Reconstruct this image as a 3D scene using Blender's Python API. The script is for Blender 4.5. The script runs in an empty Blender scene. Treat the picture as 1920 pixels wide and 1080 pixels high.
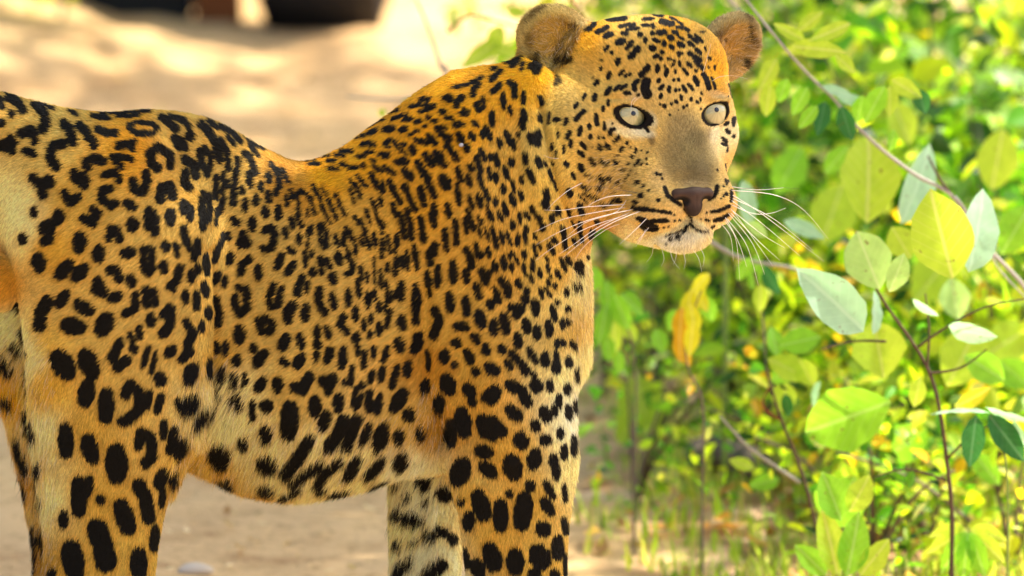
import bpy, bmesh, math, random
import numpy as np
from mathutils import Vector, Matrix
random.seed(11); rng = np.random.default_rng(11)
sc = bpy.context.scene
col = sc.collection
R = math.radians

# ---------------------------------------------------------------- camera, world, sun, exposure
CAM_D, PIX = 8.0, 1/1800.0
PITCH = R(10.0)
GZ = (1400-540)*PIX                       # height of the aim point over the ground
cam = bpy.data.objects.new('camera', bpy.data.cameras.new('camera')); col.objects.link(cam)
cam.location = (0, -CAM_D*math.cos(PITCH), GZ+CAM_D*math.sin(PITCH))
cam.rotation_euler = (math.pi/2-PITCH, 0, 0)
cam.data.lens = 36*CAM_D/(1920*PIX); cam.data.sensor_width = 36
cam.data.clip_start = .1; cam.data.clip_end = 2000
cam.data.dof.use_dof = True; cam.data.dof.focus_distance = 7.93; cam.data.dof.aperture_fstop = 4.8
sc.camera = cam
SUN_EL, SUN_AZ = R(57), R(60)             # azimuth from +Y towards +X: to the right, a little behind
SDIR = Vector((math.sin(SUN_AZ)*math.cos(SUN_EL), math.cos(SUN_AZ)*math.cos(SUN_EL), math.sin(SUN_EL)))
world = bpy.data.worlds.new('World'); sc.world = world; world.use_nodes = True
wn = world.node_tree.nodes; wl = world.node_tree.links
sky = wn.new('ShaderNodeTexSky'); sky.sky_type = 'NISHITA'; sky.sun_disc = False
sky.sun_elevation = SUN_EL; sky.sun_rotation = SUN_AZ; sky.air_density = 1.0; sky.dust_density = 4.0; sky.ozone_density = 0.3
wl.new(sky.outputs[0], wn['Background'].inputs[0]); wn['Background'].inputs[1].default_value = 0.13
sl = bpy.data.lights.new('sun', 'SUN'); sl.energy = 4.6; sl.angle = R(.5); sl.color = (1, .93, .80)
sun = bpy.data.objects.new('sun', sl); col.objects.link(sun); sun.location = (5, 2, 8)
sun.rotation_euler = (-SDIR).to_track_quat('-Z', 'Y').to_euler()
sc.view_settings.view_transform = 'Standard'; sc.view_settings.look = 'None'
sc.view_settings.exposure = 1.5; sc.view_settings.gamma = 1.0
sc.render.engine = 'CYCLES'
sc.cycles.max_bounces = 8; sc.cycles.diffuse_bounces = 4; sc.cycles.transmission_bounces = 4; sc.cycles.transparent_max_bounces = 8
sc.cycles.sample_clamp_indirect = 6
sc.cycles_curves.shape = 'RIBBONS'

# ---------------------------------------------------------------- helpers
def tag(o, label=None, cat=None, group=None, kind=None):
    if label: o['label'] = label
    if cat: o['category'] = cat
    if group: o['group'] = group
    if kind: o['kind'] = kind
    return o
def empty(name, loc, label, cat, group=None):
    o = bpy.data.objects.new(name, None); col.objects.link(o); o.location = loc; o.empty_display_size = .05
    return tag(o, label, cat, group)
def mesh(name, V, F, mats=(), parent=None, smooth=True, colors=None):
    me = bpy.data.meshes.new(name)
    V = np.asarray(V, np.float32); F = np.asarray(F, np.int32) if not isinstance(F, list) else F
    me.from_pydata(V.tolist(), [], F if isinstance(F, list) else F.tolist()); me.update()
    if smooth: me.polygons.foreach_set('use_smooth', [True]*len(me.polygons))
    if colors is not None:
        a = me.color_attributes.new('tint', 'FLOAT_COLOR', 'POINT')
        c = np.ones((len(V), 4), np.float32); c[:, :3] = colors; a.data.foreach_set('color', c.ravel())
    for m in mats: me.materials.append(m)
    return link(name, me, parent)
def link(name, me, parent=None):
    o = bpy.data.objects.new(name, me); col.objects.link(o)
    if parent is not None:
        o.parent = parent
        o.matrix_parent_inverse = Matrix.Translation(-parent.location)
    return o
def mat(name, rgb=(.5,.5,.5), rough=.7, spec=.3):
    m = bpy.data.materials.new(name); m.use_nodes = True
    b = m.node_tree.nodes['Principled BSDF']
    b.inputs['Base Color'].default_value = (*rgb, 1); b.inputs['Roughness'].default_value = rough
    b.inputs['Specular IOR Level'].default_value = spec
    return m, m.node_tree.nodes, m.node_tree.links, b
def tube(pts, rad, sides=6):
    """tapered tube along pts (metres) with a radius for each point"""
    pts = [Vector(p) for p in pts]; n = len(pts); V = []; F = []
    up = Vector((0.31, -.2, .93))
    for i, p in enumerate(pts):
        t = (pts[min(i+1, n-1)]-pts[max(i-1, 0)]).normalized()
        a = t.cross(up).normalized(); b = t.cross(a)
        for k in range(sides):
            an = 2*math.pi*k/sides
            V.append(p+(a*math.cos(an)+b*math.sin(an))*rad[i])
    for i in range(n-1):
        for k in range(sides):
            k2 = (k+1) % sides
            F.append((i*sides+k, i*sides+k2, (i+1)*sides+k2, (i+1)*sides+k))
    F.append(tuple(range(sides-1, -1, -1))); F.append(tuple(range((n-1)*sides, n*sides)))
    return [tuple(v) for v in V], F
def spline(pts, n):
    """smooth curve through pts"""
    P = np.array(pts, float); m = len(P)
    if m == 2: t = np.linspace(0, 1, n)[:, None]; return P[0]*(1-t)+P[1]*t
    o = []
    for s in np.linspace(0, m-1-1e-6, n):
        i = int(s); f = s-i
        p0 = P[max(i-1, 0)]; p1 = P[i]; p2 = P[i+1]; p3 = P[min(i+2, m-1)]
        o.append(.5*((2*p1)+(-p0+p2)*f+(2*p0-5*p1+4*p2-p3)*f*f+(-p0+3*p1-3*p2+p3)*f**3))
    return np.array(o)

# ---------------------------------------------------------------- the leopard's shape (drawn in units of 1/1800 m)
S = 1.0/1800.0            # metres per unit of the leopard's own drawing units
VG = 1400.0               # unit height (downwards) of the ground under the paws

CP, SP = math.cos(PITCH), math.sin(PITCH)
DIST = 14400.0
def to_world(P):          # body units (x right, v down, d away) -> metres
    P = np.asarray(P, float)
    return np.stack([(P[...,0]-960)*S, P[...,2]*S, (VG-P[...,1])*S], -1)
def view(P):              # where a body point is seen from the camera side
    P = np.asarray(P, float)
    dv = P[...,1]-540
    w = P[...,2]*CP + dv*SP
    y = dv*CP - P[...,2]*SP
    k = DIST/(DIST+w)
    return 960+(P[...,0]-960)*k, 540+y*k, w
def at(u, v, w):
    k = (DIST+w)/DIST
    x=(u-960)*k; y=(v-540)*k
    return np.array([960+x, 540+y*CP+w*SP, -y*SP+w*CP])

def smin(a, b, k):
    h = np.clip(0.5+0.5*(b-a)/k, 0, 1)
    return b*(1-h)+a*h - k*h*(1-h)
def smax(a, b, k): return -smin(-a, -b, k)
def ell(P, c, r, R=None):
    q = P-np.asarray(c, np.float32)
    if R is not None: q = q@np.asarray(R, np.float32)
    r = np.asarray(r, np.float32)
    k0 = np.linalg.norm(q/r, axis=-1); k1 = np.linalg.norm(q/(r*r), axis=-1)
    return k0*(k0-1)/np.maximum(k1, 1e-6)
def cone(P, a, b, ra, rb):
    a = np.asarray(a, np.float32); b = np.asarray(b, np.float32)
    ba = b-a; t = np.clip(((P-a)@ba)/float(ba@ba), 0, 1)
    return np.linalg.norm(P-a-t[:,None]*ba, axis=-1)-(ra+(rb-ra)*t)
def interp(t, T):
    xs = T[:,0]
    # smooth (monotone-ish) interpolation
    o=[]
    for j in range(1, T.shape[1]):
        m = np.gradient(T[:,j], xs)
        i = np.clip(np.searchsorted(xs, t)-1, 0, len(xs)-2)
        h = xs[i+1]-xs[i]; s = np.clip((t-xs[i])/h, 0, 1)
        y0=T[i,j]; y1=T[i+1,j]; m0=m[i]*h; m1=m[i+1]*h
        s2=s*s; s3=s2*s
        o.append((2*s3-3*s2+1)*y0+(s3-2*s2+s)*m0+(-2*s3+3*s2)*y1+(s3-s2)*m1)
    return o
def loft(P, T, axis, p=2.2, R=60.0):
    """rows: (t, lo, hi, near, far); axis 0: along x (lo=top, hi=bottom); axis 1: along v (lo=left, hi=right)"""
    T = np.array(T, float)
    t = P[:,axis].astype(float); o = P[:,1-axis]; d = P[:,2]
    lo, hi, ne, fa = interp(t, T)
    co=(lo+hi)/2; ro=np.maximum((hi-lo)/2, 1); cd=(ne+fa)/2; rd=np.maximum((fa-ne)/2, 1)
    a=o-co; b=d-cd
    q = (np.abs(a/ro)**p+np.abs(b/rd)**p)**(1/p)
    L = np.sqrt(a*a+b*b)
    f = L-L/np.maximum(q, 1e-4)
    f = np.where(q<0.05, -np.minimum(ro, rd), f)
    dt = np.maximum(np.maximum(T[0,0]-t, t-T[-1,0]), 0)
    return np.where(dt>0, np.sqrt(np.maximum(f+R, 0)**2+dt*dt)-R, f)

TORSO = [(-50,185,440,-80,60),(0,172,470,-105,90),(60,186,560,-165,130),(120,200,680,-200,160),(200,210,760,-205,175),(290,207,820,-195,185),
 (350,217,870,-160,200),(400,234,900,-125,215),(450,262,925,-120,225),(500,290,935,-135,230),(560,310,936,-160,230),(640,283,922,-175,225),
 (700,240,908,-175,215),(760,204,893,-175,200),(850,160,880,-190,185),(920,130,850,-185,170),(1000,112,790,-170,140),(1040,150,720,-140,110)]
HINDN = [(300,130,290,-170,-60),(350,84,370,-215,-20),(420,60,402,-238,0),(500,58,406,-244,0),(600,60,404,-240,-5),(700,66,398,-230,-15),(780,70,382,-218,-25),
 (850,76,348,-204,-35),(920,86,316,-192,-45),(1000,92,297,-182,-50),(1080,86,284,-176,-60),(1150,70,250,-168,-66),(1205,58,196,-160,-74),
 (1260,78,184,-154,-84),(1330,112,204,-152,-84),(1375,125,215,-155,-80)]
HINDF = [(380,-40,250,20,150),(560,-38,265,15,160),(660,-30,268,18,160),(750,-4,262,25,155),(850,20,250,30,150),(950,42,238,38,145),(1080,60,214,45,140),(1150,55,175,50,135),(1205,48,150,52,132),
 (1260,66,150,58,128),(1330,98,190,58,126),(1375,110,200,56,130)]
FOREN = [(200,850,1000,-150,20),(300,815,1060,-196,40),(400,800,1064,-216,60),(500,800,1068,-228,70),(600,806,1072,-236,70),(700,815,1076,-238,50),(780,828,1076,-230,20),
 (850,842,1078,-220,-10),(920,858,1068,-210,-36),(1000,870,1061,-200,-52),(1080,878,1058,-192,-60),(1180,888,1044,-182,-68),(1280,898,1030,-175,-74),(1375,895,1030,-180,-70)]
FOREF = [(700,740,920,20,160),(800,732,890,30,160),(900,735,875,36,155),(1000,736,866,42,150),(1080,738,862,46,146),(1180,746,856,50,142),(1290,756,852,54,138),(1375,755,855,54,142)]

# head frame
YAW=math.radians(20); ROLL=math.radians(-2.5)
H0 = np.array([1262.0, 211.0, -150.0])   # seen at (u,v), depth w: the point between the eyes
def _headM():
    cy, sy = math.cos(YAW), math.sin(YAW)
    # local a(right) b(down) c(out of the face) -> camera axes u v w
    A = np.array([[cy,0,sy],[0,1,0],[sy,0,-cy]])
    cr, sr = math.cos(ROLL), math.sin(ROLL)
    Rr = np.array([[cr,-sr,0],[sr,cr,0],[0,0,1]])
    Cm = np.array([[1,0,0],[0,CP,SP],[0,-SP,CP]])   # camera axes -> body axes (x,v,d)
    return Cm@Rr@A
HM = _headM(); HO = at(*H0)
def hl(a,b,c): return HO+HM@np.array([a,b,c],float)
EYES = [(-84,2,-24),(84,2,-24)]
EC, ES = math.cos(math.radians(20)), math.sin(math.radians(20))
NOSE = (0,158,92)
def head_sdf(P):
    L = ((P-HO.astype(np.float32))@HM.astype(np.float32))
    A = L.copy(); A[:,0]=np.abs(L[:,0])
    f = ell(L,(0,-40,-135),(140,146,150))
    f = smin(f, ell(A,(78,-92,-150),(76,76,100)), 50)
    f = smin(f, ell(A,(92,40,-110),(68,88,88)), 50)         # cheeks
    f = smin(f, ell(A,(64,158,-72),(54,70,80)), 50)         # jaws
    f = smin(f, ell(A,(56,74,-34),(50,56,46)), 40)          # below the eyes
    f = smin(f, ell(L,(0,10,-42),(78,70,54)), 40)
    f = smin(f, cone(L,(0,5,-32),(0,124,38),54,44), 34)     # nose bridge
    f = smin(f, ell(A,(26,84,8),(34,70,30)), 24)
    f = smin(f, ell(A,(49,172,30),(54,48,56)), 22)          # muzzle pads
    f = smin(f, ell(A,(52,128,6),(40,46,48)), 30)
    f = smin(f, ell(L,(0,148,56),(40,26,34)), 12)
    f = smin(f, ell(L,(0,224,26),(54,34,44)), 12)           # chin
    f = smin(f, ell(L,(0,190,-50),(84,60,80)), 30)
    f = smax(f, -cone(L,(0,178,98),(0,204,92),2.0,4), 4)
    f = smax(f, -cone(A,(0,207,86),(44,219,72),3.5,4), 6)
    f = smax(f, -cone(A,(44,219,72),(92,206,16),4,3), 6)
    f = smin(f, ell(A,(76,-38,-30),(46,20,36)), 20)         # brows
    f = smin(f, ell(A,(104,42,-68),(36,26,44)), 26)
    f = smin(f, ell(A,(84,0,-28),(39,30,33)), 10)           # lids
    f = smin(f, ell(A,(86,-19,-11),(35,8,18)), 7)           # heavy upper lid
    T = A-np.array([82,3,0],np.float32); T = np.stack([T[:,0]*EC-T[:,1]*ES, T[:,0]*ES+T[:,1]*EC, T[:,2]],-1)
    T[:,1] = np.where(T[:,1] < 0, T[:,1]*1.32, T[:,1])
    f = smax(f, -ell(T,(0,0,0),(28.5,19,26)), 3)
    return f, L
EAR = []
def _ears():
    for s, axis, nrm, base in ((-1,(-0.80,-0.60,-0.10),(-0.25,0.10,0.95),(-126,-112,-172)),(1,(0.80,-0.60,-0.10),(0.25,0.10,0.95),(152,-92,-176))):
        z=np.array(axis); z/=np.linalg.norm(z); n=np.array(nrm); n-=n@z*z; n/=np.linalg.norm(n); x=np.cross(z,n)
        EAR.append((np.array(base,float), np.stack([z,x,n],1), s))
_ears()
def local(f, P, box, fn, k):
    """join a piece in, worked out only near it; box = x0,x1,v0,v1,d0,d1"""
    m = 110
    q = ((P[:,0]>box[0]-m)&(P[:,0]<box[1]+m)&(P[:,1]>box[2]-m)&(P[:,1]<box[3]+m)&(P[:,2]>box[4]-m)&(P[:,2]<box[5]+m))
    if q.any(): f[q] = smin(f[q], fn(P[q]), k)
def lbox(T):
    T=np.array(T); return (T[:,1].min(),T[:,2].max(),T[:,0].min(),T[:,0].max(),T[:,3].min(),T[:,4].max())
def ebox(c, r): return (c[0]-r[0],c[0]+r[0],c[1]-r[1],c[1]+r[1],c[2]-r[2],c[2]+r[2])
TAIL = [(-30,230,-50,58),(-120,270,-70,40),(-230,420,-80,33),(-300,620,-80,30),(-350,840,-80,28),(-420,1040,-80,27),(-520,1180,-80,27),(-640,1210,-80,26)]
def tailf(P):
    f = None
    for i in range(len(TAIL)-1):
        c = cone(P, TAIL[i][:3], TAIL[i+1][:3], TAIL[i][3], TAIL[i+1][3])
        f = c if f is None else smin(f, c, 12)
    return f
def headf(P):
    h, L = head_sdf(P)
    for base, M, s in EAR:
        Q = (L-base.astype(np.float32))@M.astype(np.float32)
        w = 66 if s<0 else 56
        e = ell(Q,(44,4*s,0),(76,w,30))
        e = smin(e, ell(Q,(-16,40,6),(34,30,26)), 20) if s<0 else e
        e = smax(e, -ell(Q,(46,4*s,30),(52,w-16,27)), 10)
        e = smin(e, ell(Q,(66,0,-6),(26,30,14)), 14)
        h = smin(h, e, 22)
    return h
# folds (positive) and swellings (negative) of the near side: width, depth, line
FOLDS = [(13,11,[(1010,180),(1026,260),(1048,340),(1078,415)]),(16,14,[(806,520),(800,620),(812,720),(838,800)]),(26,7,[(705,400),(718,560),(724,720)]),
 (12,7,[(398,440),(406,560),(400,700),(384,780)]),(34,-8,[(872,215),(900,330),(935,470)]),(50,-6,[(250,300),(215,450),(210,620)]),(18,5,[(960,210),(985,330),(1010,440)]),
 (22,-5,[(985,200),(1008,320),(1035,430)]),(24,-6,[(900,560),(930,700),(950,820)]),(16,5,[(870,620),(880,740),(905,850)]),(30,5,[(330,260),(345,380),(330,520)]),(20,-4,[(520,420),(530,600),(545,760)]),
 (20,-4,[(620,440),(632,620),(640,760)]),(14,4,[(100,560),(110,700),(105,820)]),(20,4,[(575,450),(588,620),(600,780)])]
def body_sdf(P):
    P = P.astype(np.float32)
    f = np.full(len(P), 400.0, np.float32)
    def L(T, p, k): local(f, P, lbox(T), lambda Q: loft(Q, T, 1, p), k)
    def E(c, r, k): local(f, P, ebox(c, r), lambda Q: ell(Q, c, r), k)
    local(f, P, (-60,1060,130,940,-210,240), lambda Q: loft(Q, TORSO, 0, 2.25), 1)
    L(HINDN, 2.2, 46); L(HINDF, 2.2, 24); L(FOREN, 2.2, 46); L(FOREF, 2.2, 24)
    E((985,560,10),(80,215,150),50)
    E((880,340,-110),(110,170,80),60)
    E((215,440,-140),(165,210,92),70)
    local(f, P, (700,1180,100,540,-230,180), lambda Q: cone(Q,(930,330,-30),(1075,275,-40),205,128), 60)
    local(f, P, (-700,40,150,1260,-150,20), tailf, 20)
    E((6,506,-128),(47,52,44),8)
    for (x,d) in ((232,-118),(215,92),(985,-125),(825,98)):
        E((x-10,1368,d),(86,34,56),24)
        for j in range(4):
            E((x+58-(6 if j in(0,3) else 0),1374,d-39+26*j),(28,24,15),8)
    local(f, P, (980,1450,0,480,-330,160), headf, 40)
    m = (P[:,2] < 0) & (np.abs(f) < 60)
    if m.any():
        q = P[m]; dsp = np.zeros(len(q), np.float32)
        for sg, am, pts in FOLDS:
            best = np.full(len(q), 1e9, np.float32)
            for a, b in zip(pts[:-1], pts[1:]):
                ex, ey = b[0]-a[0], b[1]-a[1]
                t = np.clip(((q[:,0]-a[0])*ex+(q[:,1]-a[1])*ey)/(ex*ex+ey*ey), 0, 1)
                best = np.minimum(best, (q[:,0]-a[0]-t*ex)**2+(q[:,1]-a[1]-t*ey)**2)
            dsp += 1.4*am*np.exp(-best/(sg*sg))
        f[m] += dsp*np.clip(-q[:,2]/60, 0, 1)
    return np.maximum(f, P[:,1]-1398)

def axis_coords(lo, hi, step, flo, fhi, fstep):
    o=[lo]
    while o[-1]<hi:
        o.append(o[-1]+(fstep if flo<=o[-1]<fhi else step))
    return np.array(o)
def mesh_body(sdf, gx, gv, gd, blk=5, margin=34.0, iters=1):
    nx,nv,nd = len(gx),len(gv),len(gd)
    cx,cv,cd = gx[::blk],gv[::blk],gd[::blk]
    def grid(a,b,c):
        A=np.empty((len(a),len(b),len(c),3),np.float32)
        A[...,0]=a[:,None,None];A[...,1]=b[None,:,None];A[...,2]=c[None,None,:]
        return A.reshape(-1,3)
    C=sdf(grid(cx,cv,cd)).reshape(len(cx),len(cv),len(cd))
    F=np.repeat(np.repeat(np.repeat(C,blk,0),blk,1),blk,2)[:nx,:nv,:nd].astype(np.float32).copy()
    nb=np.abs(C)<margin
    D=nb.copy()
    for ax in range(3):
        E=D.copy()
        sl=[slice(None)]*3; sr=[slice(None)]*3; sl[ax]=slice(1,None); sr[ax]=slice(None,-1)
        E[tuple(sl)]|=D[tuple(sr)]; E[tuple(sr)]|=D[tuple(sl)]; D=E
    I=np.argwhere(D)
    off=np.stack(np.meshgrid(range(blk),range(blk),range(blk),indexing='ij'),-1).reshape(-1,3)
    for s in range(0,len(I),4000):
        J=(I[s:s+4000,None,:]*blk+off[None]).reshape(-1,3)
        J=J[(J[:,0]<nx)&(J[:,1]<nv)&(J[:,2]<nd)]
        P=np.stack([gx[J[:,0]],gv[J[:,1]],gd[J[:,2]]],-1)
        F[J[:,0],J[:,1],J[:,2]]=sdf(P)
    neg=F<0
    # cells with a sign change
    a=neg[:-1,:-1,:-1].astype(np.int8)
    s=a.copy(); s[:]=0
    for i in (0,1):
        for j in (0,1):
            for k in (0,1):
                s+=neg[i:nx-1+i,j:nv-1+j,k:nd-1+k]
    cell=(s>0)&(s<8)
    idx=-np.ones(cell.shape,np.int32); CI=np.argwhere(cell); idx[cell]=np.arange(len(CI))
    acc=np.zeros((len(CI),3)); cnt=np.zeros(len(CI))
    corner=[(i,j,k) for i in (0,1) for j in (0,1) for k in (0,1)]
    for p in corner:
        for ax in range(3):
            if p[ax]==0:
                q=list(p); q[ax]=1
                ip=CI+p; iq=CI+q
                fa=F[ip[:,0],ip[:,1],ip[:,2]]; fb=F[iq[:,0],iq[:,1],iq[:,2]]
                m=(fa<0)!=(fb<0); t=np.where(m, fa/(fa-fb+1e-12),0)
                pa=np.stack([gx[ip[:,0]],gv[ip[:,1]],gd[ip[:,2]]],-1); pb=np.stack([gx[iq[:,0]],gv[iq[:,1]],gd[iq[:,2]]],-1)
                acc+=np.where(m[:,None],pa+(pb-pa)*t[:,None],0); cnt+=m
    V=acc/cnt[:,None]
    quads=[]
    for ax in range(3):
        b,c=(ax+1)%3,(ax+2)%3
        sl0=[slice(None)]*3; sl1=[slice(None)]*3; sl0[ax]=slice(None,-1); sl1[ax]=slice(1,None)
        n0=neg[tuple(sl0)]; n1=neg[tuple(sl1)]
        E=np.argwhere(n0!=n1)
        E=E[(E[:,b]>0)&(E[:,c]>0)&(E[:,b]<cell.shape[b])&(E[:,c]<cell.shape[c])]
        flip=n0[E[:,0],E[:,1],E[:,2]]
        def at_(db,dc):
            K=E.copy(); K[:,b]-=db; K[:,c]-=dc; return idx[K[:,0],K[:,1],K[:,2]]
        q=np.stack([at_(0,0),at_(1,0),at_(1,1),at_(0,1)],-1)
        q[flip]=q[flip][:,::-1]
        quads.append(q)
    Q=np.concatenate(quads); Q=Q[(Q>=0).all(1)][:,::-1]
    for _ in range(iters):
        f=sdf(V); g=grad(sdf,V); st=np.clip(f,-4,4)
        V=V-g*st[:,None]*0.9
    return V, Q
def grad(sdf, P, e=1.5):
    g=np.zeros((len(P),3))
    for i in range(3):
        d=np.zeros(3); d[i]=e
        g[:,i]=sdf(P+d)-sdf(P-d)
    return g/np.maximum(np.linalg.norm(g,axis=1,keepdims=True),1e-9)

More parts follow.
